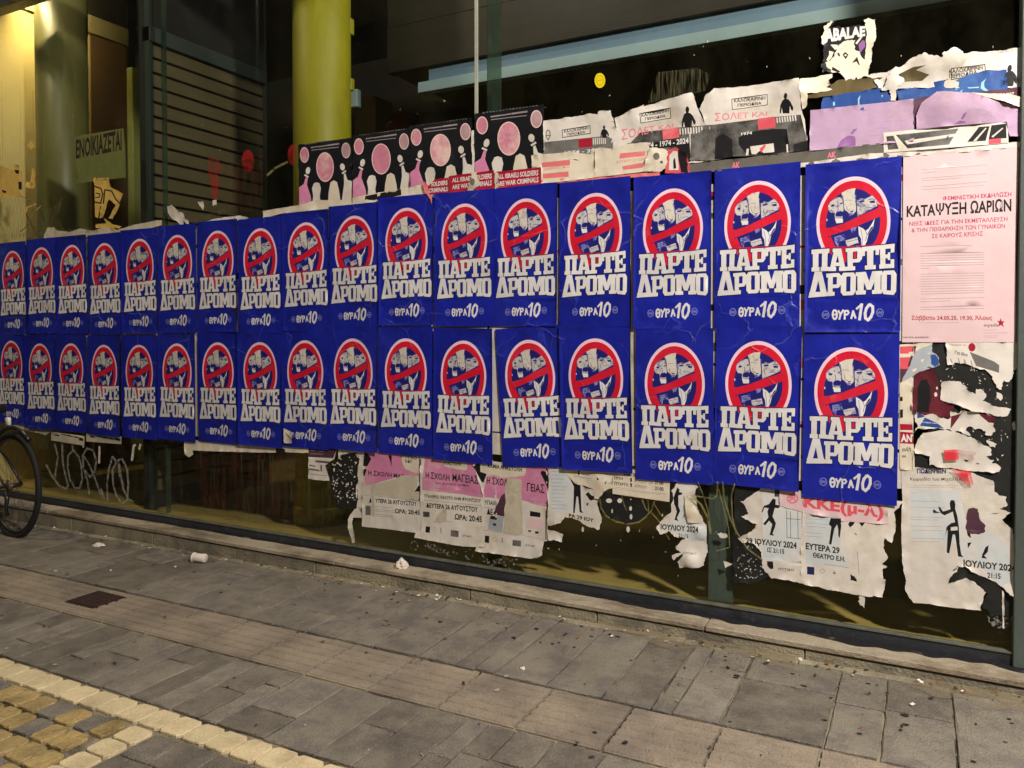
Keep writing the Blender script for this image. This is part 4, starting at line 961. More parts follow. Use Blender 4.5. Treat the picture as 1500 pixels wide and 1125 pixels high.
tour(C_, (672,300, 760,260, 915,190, 905,205, 1100,150, 1310,98, 1330,130, 1345,200, 1362,240, 1400,340, 1470,380, 1490,640, 1300,660, 1100,740, 1000,560, 940,500, 800,500, 670,560, 640,500, 690,420), 'white summer tour poster, second from the left, creased, with a standing figure',
     [('ΚΑΛΟΚΑΙΡΙΝΗ', 895, 290, 1118, 250, 24, 26, .01, 'ink'), ('ΠΕΡΙΟΔΕΙΑ', 922, 318, 1090, 292, 22, 24, .01, 'ink'), ('ΣΟΛΕΤ ΚΑΙ', 730, 478, 1150, 372, 85, 30, .0, 'stencil_red'), ('1974 - 1974 - 2024', 900, 545, 1275, 500, 40, 42, .02, 'print_white')],
     (882,265, 1130,222, 1134,300, 888,340), (1270, 320, .9), (880,415, 1060,392, 1200,375, 1490,350, 1490,650, 1280,650, 1160,560, 1000,560, 950,500, 800,500),
     [('faded_red', [(1060,392, 1192,372, 1200,455, 1068,475)]), ('old_white', [(1200+i*22,385-i*2, 1210+i*22,383-i*2, 1212+i*22,432-i*2, 1203+i*22,434-i*2) for i in range(12)]), ('black_print', [(980,495, 1280,465, 1280,520, 990,545), (1180,510, 1280,500, 1300,640, 1220,700, 1190,600)]), ('old_white', [(1385,560, 1415,552, 1412,640, 1390,642), (1290,620, 1380,600, 1380,625, 1300,640)])],
     -.0072, 32, bulge=[(*C_.w(1250, 150), .12, .03), (*C_.w(850, 280), .08, .012)], amp=.004)
tour(D_, (285,380, 350,250, 410,210, 430,195, 700,170, 960,130, 1195,105, 1205,240, 1215,380, 1260,600, 1270,680, 1285,760, 1000,790, 600,810, 400,850, 200,850, 200,520, 330,500), 'white summer tour poster, third from the left, bulging out with a hand on hip figure',
     [('ΚΑΛΟΚΑΙΡΙΝΗ', 600, 318, 885, 292, 30, 32, .01, 'ink'), ('ΠΕΡΙΟΔΕΙΑ', 632, 358, 850, 336, 26, 28, .01, 'ink'), ('ΣΟΛΕΤ ΚΑΙ', 425, 490, 900, 440, 70, 40, .0, 'stencil_red'), ('1974', 665, 618, 765, 606, 24, 24, .02, 'print_white')],
     (580,290, 902,245, 905,340, 584,385), (1072, 360, 1.0), (420,520, 810,470, 980,450, 1210,430, 1285,760, 1000,790, 600,820, 420,850, 200,850, 200,530),
     [('faded_red', [(812,466, 975,445, 980,545, 822,568)]), ('old_white', [(985+i*24,458-i*3, 997+i*24,456-i*3, 1002+i*24,505-i*3, 990+i*24,507-i*3) for i in range(8)]),
      ('black_print', [(430,640, 500,600, 580,650, 590,820, 420,840), (640,640, 700,590, 960,560, 1080,560, 1110,760, 980,790, 720,800, 640,700), (1140,700, 1280,660, 1285,760, 1150,770)]), ('old_white', [(745,720, 960,690, 968,770, 870,780, 845,750, 800,790, 760,790), (705,800, 715,740, 735,740, 730,800), (1075,700, 1092,700, 1094,780, 1082,780)]), ('faded_red', [(830,740, 880,700, 890,712, 850,780)])],
     -.0078, 33, bulge=[(*D_.w(1190, 200), .12, .03), (*D_.w(420, 260), .1, .02)], amp=.004)
tour(E_, (430,240, 560,220, 620,180, 640,190, 760,120, 820,95, 900,115, 940,130, 950,92, 1010,62, 1090,100, 1300,70, 1500,40, 1520,330, 1300,330, 700,330, 500,330), 'white summer tour poster, rightmost and highest, its top crumpled above a blue night print',
     [('ΚΑΛΟΚΑΙΡΙΝΗ', 985, 232, 1215, 200, 26, 28, .01, 'ink'), ('ΠΕΡΙΟΔΕΙΑ', 985, 262, 1180, 232, 24, 26, .01, 'ink')],
     (1000,200, 1230,165, 1236,225, 1000,270), None, (500,330, 1500,330, 1500,334, 500,334),
     [('residue_brown', [(640,240, 740,190, 830,180, 760,210, 850,240, 800,280, 660,290)]), ('pale_blue', [(1330,90, 1500,60, 1500,320, 1350,320)])], -.0055, 34, bulge=[(*E_.w(830, 130), .1, .03), (*E_.w(1020, 100), .08, .03), (*E_.w(620, 260), .05, .02)], amp=.005, jag=.008)
strip('cream sheet end joined to the third tour poster, torn off on its right', D_, (1200,105, 1350,85, 1500,60, 1500,90, 1460,120, 1480,150, 1440,180, 1500,200, 1440,215, 1270,235, 1262,350, 1225,380, 1210,300), 'cream', y=-.0072, seed=35, bulge=[(*D_.w(1215, 200), .05, .02)])
# cream event sheets with red blocks just above the blue row
def event(crop, outline, label, reds, words, y, seed, **k):
    L = [('paper', 'cream', [torn(crop.poly(*outline), .003, seed=seed)]), ('red_block', 'salmon', [crop.poly(*q) for q in reds[:1]]), ('red_block#2', 'salmon', [crop.poly(*q) for q in reds[1:]])]
    for t in words: L.append(('lettering', t[-1], crop.text(*t[:-1])))
    return sheet('event_sheet', label, 'poster', L, y=y, amp=.003, seed=seed, group='cream event sheets', **k)
event(C_, (0,600, 120,590, 330,575, 480,590, 505,540, 512,780, 80,830, 78,700, 0,690), 'cream event sheet with two red blocks, right of the slogan stickers', [(80,660, 310,636, 312,680, 84,700), (90,750, 300,730, 300,775, 92,790)], [('ΚΛΙΝΙΚΗ ΕΞΟΔΟΣ', 95, 725, 310, 700, 22, 22, .0, 'salmon')], -.0094, 41)
event(C_, (510,545, 560,535, 660,550, 800,505, 945,495, 965,560, 1000,640, 1010,720, 512,778), 'cream event sheet with two red blocks, under the second tour poster', [(720,585, 925,565, 920,605, 710,628), (735,690, 915,660, 905,700, 745,720)], [('ΚΑΤΑΨΥΞΗ ΩΑΡ', 690, 668, 930, 640, 24, 24, .0, 'salmon')], -.0098, 42)
strip('thin white and pink poster edge along the top of the thirteenth and fourteenth posters', C_, (80,800, 600,765, 1040,735, 1042,765, 600,800, 80,830), 'salmon', y=-.0074, jag=.002, seed=43)
sheet('skull_print', 'round pale print with a dark eye, right of the cream event sheets', 'poster', [('paper', 'cream', [torn(C_.poly(950,560, 1000,540, 1080,550, 1110,590, 1100,640, 1090,700, 1060,730, 910,730, 930,650), .006, seed=44)]), ('print', 'grey_print', [torn(C_.ell(1018, 612, 26, 30, 14), .004, seed=3), C_.poly(1045,650, 1065,645, 1070,665, 1050,670)])], y=-.0100, amp=.004, bulge=[(*C_.w(1000, 620), .06, .012)])
sheet('red_print', 'small red torn print with a white rounded figure beside the skull print', 'poster', [('paper', 'faded_red', [torn(C_.poly(1040,560, 1190,540, 1270,600, 1290,740, 1080,745, 1110,640), .005, seed=45)]), ('print', 'old_white', [C_.poly(1115,720, 1120,600, 1150,565, 1185,570, 1195,720), ]), ('print#2', 'black_print', [C_.poly(1150,640, 1165,620, 1175,705, 1152,710), torn(C_.poly(1190,560, 1235,540, 1260,600, 1270,740, 1215,740), .006, seed=3)])], y=-.0092, amp=.002)
# grey band sheet with red letters
sheet('band_poster', 'long grey poster band with pink red initials above the right blue posters', 'poster', [('paper', 'grey_band', [torn(D_.poly(190,880, 600,835, 1000,790, 1500,735, 2240,650, 2300,600, 2560,560, 2560,760, 2200,800, 1500,880, 1000,920, 190,960), .003, seed=46)]),
      ('lettering', 'stencil_red', D_.text('ΑΚ', 578, 924, 655, 914, 55, 55, .03)), ('lettering#2', 'stencil_red', E_.text('ΑΚ', 150, 808, 212, 800, 38, 38, .03))], y=-.0088, amp=.001)
strip('white worn paper edge along the top of the two rightmost upper blue posters', E_, (-60,850, 0,838, 430,775, 800,765, 1250,720, 1500,690, 1500,730, 650,800, 330,850, 0,868, -60,880), 'old_white', y=-.0092, jag=.003, seed=47)
# mauve sheets, blue night print, pictures at the top right
sheet('residue_patch', 'brown glue residue left on the glass under the torn gothic sticker', 'paper scrap', [('paper', 'residue_brown', [torn(E_.poly(10,370, 160,340, 170,300, 230,270, 440,260, 560,255, 620,240, 700,240, 560,310, 330,360, 20,395), .006, seed=50)])], y=-.0050, amp=.001)
sheet('night_sky_print', 'blue night sky print with crescent moons, left one of two', 'poster', [('paper', 'sky_print', [torn(E_.poly(120,395, 230,375, 410,345, 560,322, 600,420, 600,480, 110,480), .004, seed=51)]), ('crescent', 'moon_cyan', [E_.poly(380,375, 360,400, 362,445, 372,445, 370,410), E_.poly(190,425, 202,420, 204,445, 190,450)]), ('crescent', 'moon_cyan', [E_.poly(520,380, 532,372, 528,392)])], y=-.0078, amp=.002)
sheet('night_sky_print', 'blue night sky print with a crescent moon, larger right one', 'poster', [('paper', 'sky_print', [torn(E_.poly(620,345, 700,315, 900,285, 1050,245, 1250,205, 1380,200, 1390,330, 1260,360, 900,380, 640,430), .004, seed=52)]),
      ('crescent', 'moon_cyan', [E_.poly(1240,262, 1205,290, 1202,330, 1235,352, 1255,345, 1228,322, 1225,290), E_.poly(1030,310, 1045,305, 1042,335, 1028,340), E_.poly(1060,350, 1080,335, 1070,355)]), ('crescent', 'moon_cyan', [E_.poly(1110,322, 1190,318, 1190,326, 1120,330)])], y=-.0074, amp=.002)
sheet('plum_print', 'plum brown print strip with a torn cream edge at the top right', 'poster', [('paper', 'plum_print', [torn(E_.poly(745,405, 800,390, 1100,365, 1330,340, 1500,310, 1520,500, 1200,440, 760,560, 745,580), .004, seed=53)]), ('lettering', 'cream', E_.text('ΣΧΗΜΑΤ', 1330, 388, 1430, 378, 20, 22, .02))], y=-.0080, amp=.001)
sheet('figure_cutout', 'black figure with hand on hip on the rightmost tour poster', 'poster', [('paper', 'black_print', person(E_, 1400, 262, .78)), ], y=-.0088, amp=.0005)
strip('cream folded flap over the right mauve sheet at the top right corner', E_, (1050,365, 1150,360, 1340,372, 1500,400, 1520,478, 1400,440, 1250,395), 'cream', y=-.0125, seed=54, jag=.003, bulge=[(*E_.w(1350, 400), .1, .012)])
def mauve(outline, label, darks, y, seed, bulge=(), amp=.0015, ink=()):
    return sheet('mauve_poster', label, 'poster', [('paper', 'mauve', [torn(E_.poly(*outline), .002, seed=seed)]), ('figure_print', 'mauve_dark', [torn(E_.poly(*d), .002, seed=3) for d in darks]), ('print', 'line_grey', sum((E_.line(list(l), 3) for l in ink), []))], y=y, amp=amp, seed=seed, bulge=bulge, group='mauve posters at the top right')
mauve((35,480, 740,402, 745,575, 748,690, 420,720, 30,758), 'flat mauve poster with a seated purple figure print, left of two', [(205,755, 250,680, 290,652, 340,660, 345,722, 240,745), (308,640, 330,610, 355,600, 350,618, 325,645)], -.0100, 61,
      ink=((425,575, 500,562), (530,560, 600,550), (440,620, 520,600, 560,610), (450,655, 590,640), (610,560, 690,545), (560,600, 600,630)))
mauve((760,520, 800,430, 900,360, 1000,360, 1150,370, 1300,420, 1500,470, 1520,650, 1400,660, 1380,560, 900,600, 760,612), 'bulging mauve poster with purple figure print, right of two', [(1010,582, 1060,555, 1095,560, 1098,572), (1065,545, 1080,515, 1110,500, 1095,525, 1078,550)], -.0104, 62,
      bulge=[(*E_.w(950, 440), .12, .03), (*E_.w(1180, 450), .09, .02)], amp=.004, ink=((1180,480, 1280,500), (1200,520, 1250,500, 1300,540)))
sheet('photo_leaflet', 'grey engraved photo leaflet with white border and a red corner, above the pink poster', 'leaflet', [('paper', 'old_white', [E_.poly(535,635, 1385,548, 1392,705, 538,772)]),
      ('picture', 'grey_print', [E_.poly(555,660, 605,655, 640,745, 568,752), E_.poly(620,650, 1050,605, 985,715, 700,742)]), ('picture#2', 'black_print', [E_.poly(1190,595, 1262,590, 1235,690, 1110,697), E_.poly(1275,585, 1375,572, 1378,672, 1255,680)]),
      ('picture', 'old_white', [E_.poly(680,690, 1030,640, 1020,660, 700,715), E_.poly(1150,690, 1235,600, 1242,604, 1170,692), E_.poly(1275,660, 1350,600, 1356,606, 1285,668)]), ('red_corner', 'faded_red', [E_.poly(1255,680, 1340,672, 1340,708, 1255,714)])], y=-.0116, amp=.0008)
strip('crumpled white tuft sticking out beside the left night sky print', E_, (520,340, 560,260, 590,220, 640,240, 680,285, 640,330, 620,345, 622,415, 585,415, 580,345), 'old_white', y=-.0110, seed=63, jag=.008, bulge=[(*E_.w(610, 280), .05, .02)])
# gothic sticker and yellow sticker on the bare glass
S_ = Crop(1200, 20, 1290, 920)
G_ = lambda *v: S_.poly(*v)
sheet('gothic_sticker', 'black and white torn sticker with gothic letters and a sleeping face, high on the glass', 'sticker', [('paper', 'cream', [torn(G_(70,190, 130,150, 240,120, 180,200, 680,190, 672,100, 842,95, 800,500, 745,965, 700,940, 640,960, 600,1010, 560,950, 530,1010, 470,960, 440,1030, 400,1020, 350,930, 300,890, 60,900, 20,800, 70,480), .012, seed=70)]),
      ('face', 'black_print', [torn(G_(60,480, 100,450, 130,300, 150,200, 240,130, 660,130, 690,200, 700,400, 690,690, 640,660, 620,560, 560,560, 530,480, 560,400, 430,400, 300,470, 260,560, 230,600, 180,690, 130,720, 90,740, 110,800, 180,850, 200,900, 20,905, 10,800), .006, seed=71), G_(350,620, 390,580, 440,620, 400,690), G_(200,800, 320,870, 290,890, 190,850), G_(490,745, 570,650, 610,780, 590,770, 560,720), G_(270,600, 300,590, 320,650, 290,640)]),
      ('face', 'cream', [G_(370,625, 395,610, 420,630, 395,645), G_(540,450, 640,330, 655,345, 570,465), G_(150,560, 220,580, 190,660, 140,720, 110,700, 150,620), G_(170,470, 270,470, 300,520, 240,550)]),
      ('face', 'mauve_dark', [G_(590,470, 650,400, 690,420, 690,500, 640,560, 610,600)]),
      ('lettering', 'print_white', S_.text('ΑBALAE', 85, 430, 690, 330, 190, 130, .04))], y=-.004, amp=.0015, seed=7)
sheet('round_sticker', 'small round bright yellow sticker alone on the dark glass', 'sticker', [('paper', 'yellow_sticker', [Crop(780, 0, 1230, 1489).ell(328, 391, 26, 36, 32)]), ('print', 'sticker_ink', Crop(780, 0, 1230, 1489).ring(328, 391, 16, 24, 3, 20)+Crop(780, 0, 1230, 1489).line([318,392, 338,388], 4))], y=-.002, amp=.0003)
film('scraped_patch', 'greyish scraped patch on the dark glass above the second tour poster', 'stain', 'paste_film', [Crop(780, 0, 1230, 1489).poly(610,350, 800,330, 860,360, 840,440, 760,460, 560,500)])
# ------------------------------------------------------------------ pink text poster
P_ = Crop(1310, 210, 1500, 737)
pl = [('paper', 'pale_pink', [P_.poly(52,70, 700,20, 716,40, 695,300, 680,985, 690,1000, 620,1125, 45,1110)])]
pl.append(('lettering', 'magenta_text', P_.text('ΦΕΜΙΝΙΣΤΙΚΗ ΕΚΔΗΛΩΣΗ', 275, 327, 664, 302, 22, 24, .01)))
pl.append(('title', 'black_print', P_.text('ΚΑΤΑΨΥΞΗ ΩΑΡΙΩΝ', 70, 419, 664, 385, 60, 66, .016)))
pl.append(('lettering', 'magenta_text', P_.text('ΝΕΕΣ ΙΔΕΕΣ ΓΙΑ ΤΗΝ ΕΚΜΕΤΑΛΛΕΥΣΗ', 85, 470, 642, 443, 22, 24, .002)+P_.text('& ΤΗΝ ΠΕΙΘΑΡΧΗΣΗ ΤΩΝ ΓΥΝΑΙΚΩΝ', 98, 507, 628, 482, 22, 24, .002)+P_.text('ΣΕ ΚΑΙΡΟΥΣ ΚΡΙΣΗΣ', 212, 540, 502, 526, 22, 24, .002)))
pl.append(('lettering', 'crimson', P_.text('Σάββατο 24.05.25, 19.30, Άλσος', 98, 1003, 556, 1003, 22, 22, .012)))
pl.append(('logo_star', 'crimson', [P_.poly(603,992, 610,1012, 625,1010, 615,1025, 622,1045, 605,1032, 588,1042, 594,1022, 585,1008, 598,1010)]))
pl.append(('lettering', 'ink', P_.text('myada', 508, 1042, 588, 1040, 18, 18, .0)+P_.text('ΝΟΗΣΑ ΑΝΟΙΚΙΑΣ..', 50, 1107, 202, 1107, 9, 9, .01)))
tl = []
rt = random.Random(9)
for (y0, x1, d) in [(152,525,-28),(172,240,-8),(202,525,-28),(216,380,-18),(250,525,-30),(266,505,-26)]: tl += P_.line([155,y0, x1,y0+d], 2.6)
for yy in [600-12, 628,642,656,670,684,698,712-0, 745,759,773,787,801,815,829,843,857, 885,899, 932,946]:
    x1 = 440 if yy == 588 else (200 if yy == 712 else (320 if yy == 899 else 510)); tl += P_.line([150,yy, x1,yy-(x1-150)*.022], 2.6)
tl += P_.line([140,1020, 370,1018], 1.6)+P_.line([506,1062, 580,1060], 1.8)+P_.line([506,1078, 640,1076], 1.8)+P_.line([506,1095, 585,1094], 1.8)+P_.line([506,1105, 580,1104], 1.5)
pl.append(('print', 'line_grey', tl))
pl[0][2][0] = [P_.w(52,70), P_.w(700,18), P_.w(716,40), P_.w(690,500), P_.w(690,1125), P_.w(45,1125)]
pl[0][2][0] = P_.poly(52,72, 700,20, 708,60, 690,600, 690,985, 685,1130, 45,1130)
sheet('pink_text_poster', 'pale pink text poster with a bold black Greek title, right of the blue rows', 'poster', pl, y=-.0098, amp=.0022, seed=8, wave=3)
sheet('old_poster', 'white older poster edge with a torn magenta stripe beside the pink poster', 'poster', [('paper', 'pale_grey', [torn(P_.poly(600,30, 737,8, 735,300, 725,620, 722,900, 712,1125, 620,1150), .004, seed=72)]),
      ('print', 'maroon_print', [P_.poly(694,110, 712,60, 714,120, 700,560, 690,980, 676,980, 684,560)]), ('print#2', 'faded_red', [P_.poly(690,200, 706,200, 700,420, 686,420), P_.poly(684,560, 696,560, 694,640, 682,640)])], y=-.0056, amp=.001)
# ------------------------------------------------------------------ torn collage below the pink poster
Q_ = Crop(1310, 490, 1500, 1018)
q = Q_.poly
sheet('glue_residue', 'black glue residue patch behind the torn collage next to the end post', 'paper scrap', [('paper', 'residue', [torn(q(290,40, 420,40, 700,270, 860,250, 945,200, 945,640, 940,1125, 960,1400, 160,1400, 150,900, 300,700, 100,500), .008, seed=80)]),
      ('print', 'old_white', [speck(Q_, rt.uniform(360, 900), rt.uniform(230, 1000), rt.uniform(2, 16), rt.uniform(2, 8), rt) for i in range(90)])], y=-.0030, amp=.001)
sheet('arch_print', 'dark red print of an arch, torn all round, in the right hand collage', 'poster', [('paper', 'maroon_print', [torn(q(135,330, 200,270, 270,250, 330,290, 360,400, 370,520, 470,560, 440,650, 140,620), .005, seed=81)]), ('arch', 'black_print', [torn(q(178,610, 180,420, 215,355, 260,350, 285,420, 285,520, 270,610), .003, seed=82)]), ('print', 'old_white', [torn(Q_.ell(325, 470, 12, 18, 10), .002, seed=1), torn(Q_.ell(335, 420, 8, 12, 10), .002, seed=2), ])], y=-.0062, amp=.002)
sheet('old_poster', 'cream column strip with crimson bar and a slogan fragment beside the last lower poster', 'poster', [('paper', 'cream', [torn(q(40,80, 300,60, 290,130, 140,320, 140,700, 160,1060, 45,1055), .003, seed=83)]),
      ('colour_bar', 'faded_red', [q(45,95, 170,90, 165,150, 45,150), q(45,180, 160,175, 110,275, 45,270)]), ('print', 'plum_print', [q(45,270, 110,270, 60,370, 45,380), q(150,92, 175,92, 120,250, 105,250)]), ('print#2', 'black_print', [q(45,490, 65,488, 66,520, 45,522), q(45,590, 68,585, 68,650, 45,655), q(60,600, 66,600, 66,640, 60,640)]),
      ('colour_bar#2', 'crimson', [q(45,700, 170,705, 150,750, 45,748), q(45,760, 215,775, 200,860, 45,852)]), ('lettering', 'print_white', Q_.text('ΑΝΤΙΦ', 52, 838, 240, 842, 55, 55, .03)), ('lettering#2', 'ink', Q_.text('αυξή', 60, 915, 130, 910, 26, 26, .02)+Q_.text('οι', 60, 962, 92, 962, 22, 22, .02))], y=-.0070, amp=.0012)
strip('pale torn sheet corner with a pink letter in the collage', Q_, (170,130, 300,70, 295,130, 350,180, 355,240, 300,260, 200,290, 60,370, 120,260), 'pale_grey', y=-.0078, seed=84)
sheet('blue_flyer_scrap', 'small torn light blue scrap near the top of the collage', 'paper scrap', [('paper', 'sky_print', [torn(q(285,160, 320,155, 345,190, 350,240, 320,255, 290,230), .004, seed=85)])], y=-.0086, amp=.002)
sheet('old_poster', 'torn white sheet with handwriting and a grey arrow, under the pink poster', 'poster', [('paper', 'old_white', [torn(q(405,60, 660,60, 850,70, 970,60, 980,150, 975,260, 930,280, 900,370, 860,360, 840,430, 800,400, 770,330, 740,300, 640,260, 560,230, 480,220, 420,240), .008, seed=86)]),
      ('arrow', 'grey_print', [q(590,135, 780,210, 822,240, 820,300, 640,245)]), ('lettering', 'ink', Q_.text('Για όλα', 475, 150, 575, 172, 22, 22, .02)), ('print', 'grey_print', Q_.line([440,190, 455,225], 6)+Q_.line([500,185, 512,225], 6)+Q_.line([545,195, 556,230], 6)+Q_.line([600,205, 612,245], 6)), ('lettering#2', 'crimson', Q_.text('Προφάσεις', 435, 85, 560, 88, 10, 10, .01)), ('rosette', 'crimson', [torn(Q_.ell(608, 100, 28, 34, 14), .006, seed=4)])], y=-.0082, amp=.002)
strip('large pale diagonal scrap running right across the black residue', Q_, (370,380, 430,362, 520,370, 560,400, 580,440, 640,465, 640,425, 700,440, 720,490, 690,520, 780,560, 915,585, 880,640, 800,640, 700,610, 600,600, 520,560, 362,510), 'old_white', y=-.0074, seed=87, jag=.005, bulge=[(*Q_.w(600, 520), .1, .008)])
sheet('stair_print', 'torn shreds with blue and maroon stripes in the middle of the collage', 'poster', [('paper', 'old_white', [torn(q(175,605, 300,620, 430,660, 440,600, 500,620, 545,590, 640,600, 760,640, 780,700, 790,760, 720,790, 680,740, 600,720, 560,750, 600,790, 480,760, 380,740, 200,735, 140,770, 180,700), .01, seed=88)]),
      ('print', 'sky_print', [q(180,610, 240,640, 215,650, 180,655), q(240,650, 330,690, 390,735, 200,715, 215,690)]), ('print#2', 'maroon_print', [q(445,640, 520,620, 540,600, 470,700, 440,740), q(650,605, 800,650, 810,690, 740,690, 680,640)]), ('lettering', 'print_white', Q_.text('των Εκπαιδευτικών', 215, 690, 340, 700, 10, 10, .01))], y=-.0086, amp=.003)
strip('ragged white scrap at the right edge of the collage beside the residue', Q_, (800,450, 830,460, 850,500, 830,520, 800,490), 'old_white', seed=89, y=-.0070)
strip('rounded white scrap low in the black residue', Q_, (720,830, 770,840, 805,855, 790,885, 750,880), 'old_white', seed=90, y=-.0070)
strip('small white scrap touching the end post', Q_, (925,690, 945,675, 950,745, 930,750), 'old_white', seed=91, y=-.0070, jag=.002)
sheet('sprayed_sheet', 'torn pale sheet with a red sprayed square, above the figure poster', 'poster', [('paper', 'old_white', [torn(q(225,770, 400,745, 560,790, 600,800, 690,860, 760,900, 765,940, 720,955, 780,980, 770,1010, 835,1040, 820,1075, 700,1075, 350,1040, 275,1025, 280,950, 160,925, 165,870), .007, seed=92)]),
      ('print', 'black_print', [torn(q(520,980, 600,990, 560,998), .004, seed=1), torn(q(640,1005, 720,1022, 650,1018), .004, seed=2)])], y=-.0092, amp=.002)
film('spray_square', 'soft edged red sprayed square on the torn pale sheet', 'graffiti', 'spray_red_soft', [Q_.poly(385,905, 500,895, 505,980, 400,985)], y=-.0145)
film('spray_haze', 'thin pink overspray right of the red square and below it', 'graffiti', 'spray_red', [Q_.poly(500,900, 640,920, 620,985, 505,985)], y=-.0147)
# ------------------------------------------------------------------ large theatre posters, lower right
R1 = Crop(1310, 680, 1500, 855); r = R1.poly
sheet('theatre_poster', 'large torn pale blue theatre poster with a standing figure, far right below the collage', 'poster', [('paper', 'old_white', [torn(r(45,25, 110,20, 380,30, 520,55, 650,105, 660,180, 740,215, 745,270, 690,290, 770,320, 710,360, 775,420, 790,520, 800,660, 850,745, 830,960, 790,870, 700,800, 560,730, 470,670, 420,670, 415,705, 360,760, 345,785, 470,745, 560,800, 605,840, 570,920, 572,958, 130,912, 70,820, 75,745, 52,600), .006, seed=100)]),
      ('panel', 'pale_blue', [r(110,160, 430,175, 480,420, 490,520, 660,560, 640,640, 460,640, 400,520, 110,490), r(420,420, 640,440, 760,560, 790,760, 700,800, 600,700, 460,600)]),
      ('silhouette', 'black_print', [r(290,275, 305,285, 320,310, 370,295, 365,255, 372,235, 395,235, 402,265, 400,290, 415,340, 425,410, 430,520, 440,590, 455,610, 420,605, 400,460, 385,460, 362,585, 345,580, 352,430, 345,440, 335,475, 345,410, 375,385, 400,380, 385,310, 330,335, 305,320, 292,290)]),
      ('silhouette#2', 'plum_print', [torn(r(475,340, 490,290, 520,283, 550,292, 560,350, 600,400, 600,440, 560,460, 480,450, 470,400), .004, seed=5)]), ('silhouette#3', 'black_print', [r(600,545, 622,530, 615,575, 592,600, 612,620, 575,615, 580,590), r(482,515, 510,512, 485,552), r(478,450, 500,455, 505,485, 485,470)]),
      ('silhouette', 'old_white', [r(372,412, 415,408, 418,432, 372,436)]),
      ('lettering', 'black_print', R1.text('ΙΟΥΛΙΟΥ 2024', 455, 668, 800, 705, 42, 42, .02)+R1.text('21:15', 612, 745, 700, 752, 34, 34, .015)), ('lettering#2', 'ink_blue', R1.text('ΠΩΔΕΝ ΒΕΝ', 150, 58, 340, 58, 28, 28, .03)), ('lettering#3', 'ink', R1.text('Κωμωδία του Μιχάλη Κολ', 105, 105, 485, 108, 20, 20, .0)),
      ('print', 'line_grey', sum((R1.line([110, y_, x_, y_+4], 1.8) for y_, x_ in ((135,450),(150,400),(185,160),(240,300),(280,330),(345,330),(362,290),(405,310),(432,320),(486,330),(505,300))), []))],
      y=-.0066, amp=.003, seed=9, bulge=[(*R1.w(790, 850), .05, .02)], group='torn theatre posters along the bottom')
film('spray_drip', 'pink sprayed stroke crossing the top of the far right theatre poster', 'graffiti', 'spray_red_soft', [R1.poly(370,28, 500,40, 520,130, 480,140, 400,60)], y=-.0135)
strip('thin white drip like strip hanging near the end post at the bottom right', R1, (710,830, 722,830, 724,1080, 712,1075), 'old_white', y=-.004, seed=101, jag=.002)
sheet('residue_patch', 'whitish crackled residue at the lower right corner of the glass', 'paper scrap', [('paper', 'scratch_film', [torn(R1.poly(610,1000, 690,980, 780,1000, 790,1080, 700,1110, 640,1060), .01, seed=102)])], y=-.0030, amp=.0)
sheet('glue_residue', 'black residue patch under the far right theatre poster', 'paper scrap', [('paper', 'residue', [torn(R1.poly(340,790, 420,660, 560,720, 800,860, 830,960, 760,1010, 640,1000, 570,930, 610,840, 480,740), .01, seed=103)])], y=-.0045, amp=.001)
# party poster with initials, white torn sheet
T1 = Crop(1110, 700, 1330, 1303); t_ = T1.poly
sheet('theatre_poster', 'wide torn theatre poster with a pair of trouser legs, below the rightmost lower blue poster', 'poster', [('paper', 'old_white', [torn(t_(395,120, 1260,200, 1180,300, 1195,440, 1165,560, 1100,520, 1090,600, 1130,680, 1080,740, 1125,765, 1080,800, 1090,870, 1110,875, 1085,1030, 960,1025, 600,965, 380,910, 385,400), .006, seed=110)]),
      ('panel', 'pale_blue', [t_(415,300, 720,330, 720,640, 790,690, 790,775, 420,745)]), ('silhouette', 'black_print', [t_(635,345, 722,352, 725,420, 712,520, 700,500, 700,440, 690,400, 665,440, 640,575, 620,570, 640,420, 618,400)]),
      ('silhouette#2', 'black_print', [torn(t_(785,400, 810,372, 840,370, 825,410, 800,430), .003, seed=1), t_(880,385, 935,382, 905,420, 890,400), t_(835,470, 860,485, 855,495), torn(t_(805,830, 840,850, 860,895, 805,885), .003, seed=2)]),
      ('silhouette#3', 'grey_print', [t_(640,285, 720,292, 720,328, 640,322)]),
      ('lettering', 'black_print', T1.text('ΕΥΤΕΡΑ 29', 418, 612, 712, 652, 52, 52, .02)+T1.text('ΘΕΑΤΡΟ Ε.Η.', 480, 685, 760, 722, 40, 40, .02)), ('print', 'line_grey', sum((T1.line([420, y_, x_, y_+12], 2.5) for y_, x_ in ((330,600),(350,560),(390,600),(415,590),(470,560),(500,570))), [])+T1.line([580,745, 790,775], 4)+T1.line([865,640, 880,835], 5)),
      ('logo_block', 'ink_blue', [t_(430,765, 492,770, 492,838, 430,832)]), ('logo_block#2', 'line_grey', T1.ring(562, 805, 18, 18, 4, 12)), ('logo_block#3', 'line_grey', [t_(650,830, 665,800, 682,832)])], y=-.0068, amp=.0025, seed=10, group='torn theatre posters along the bottom')
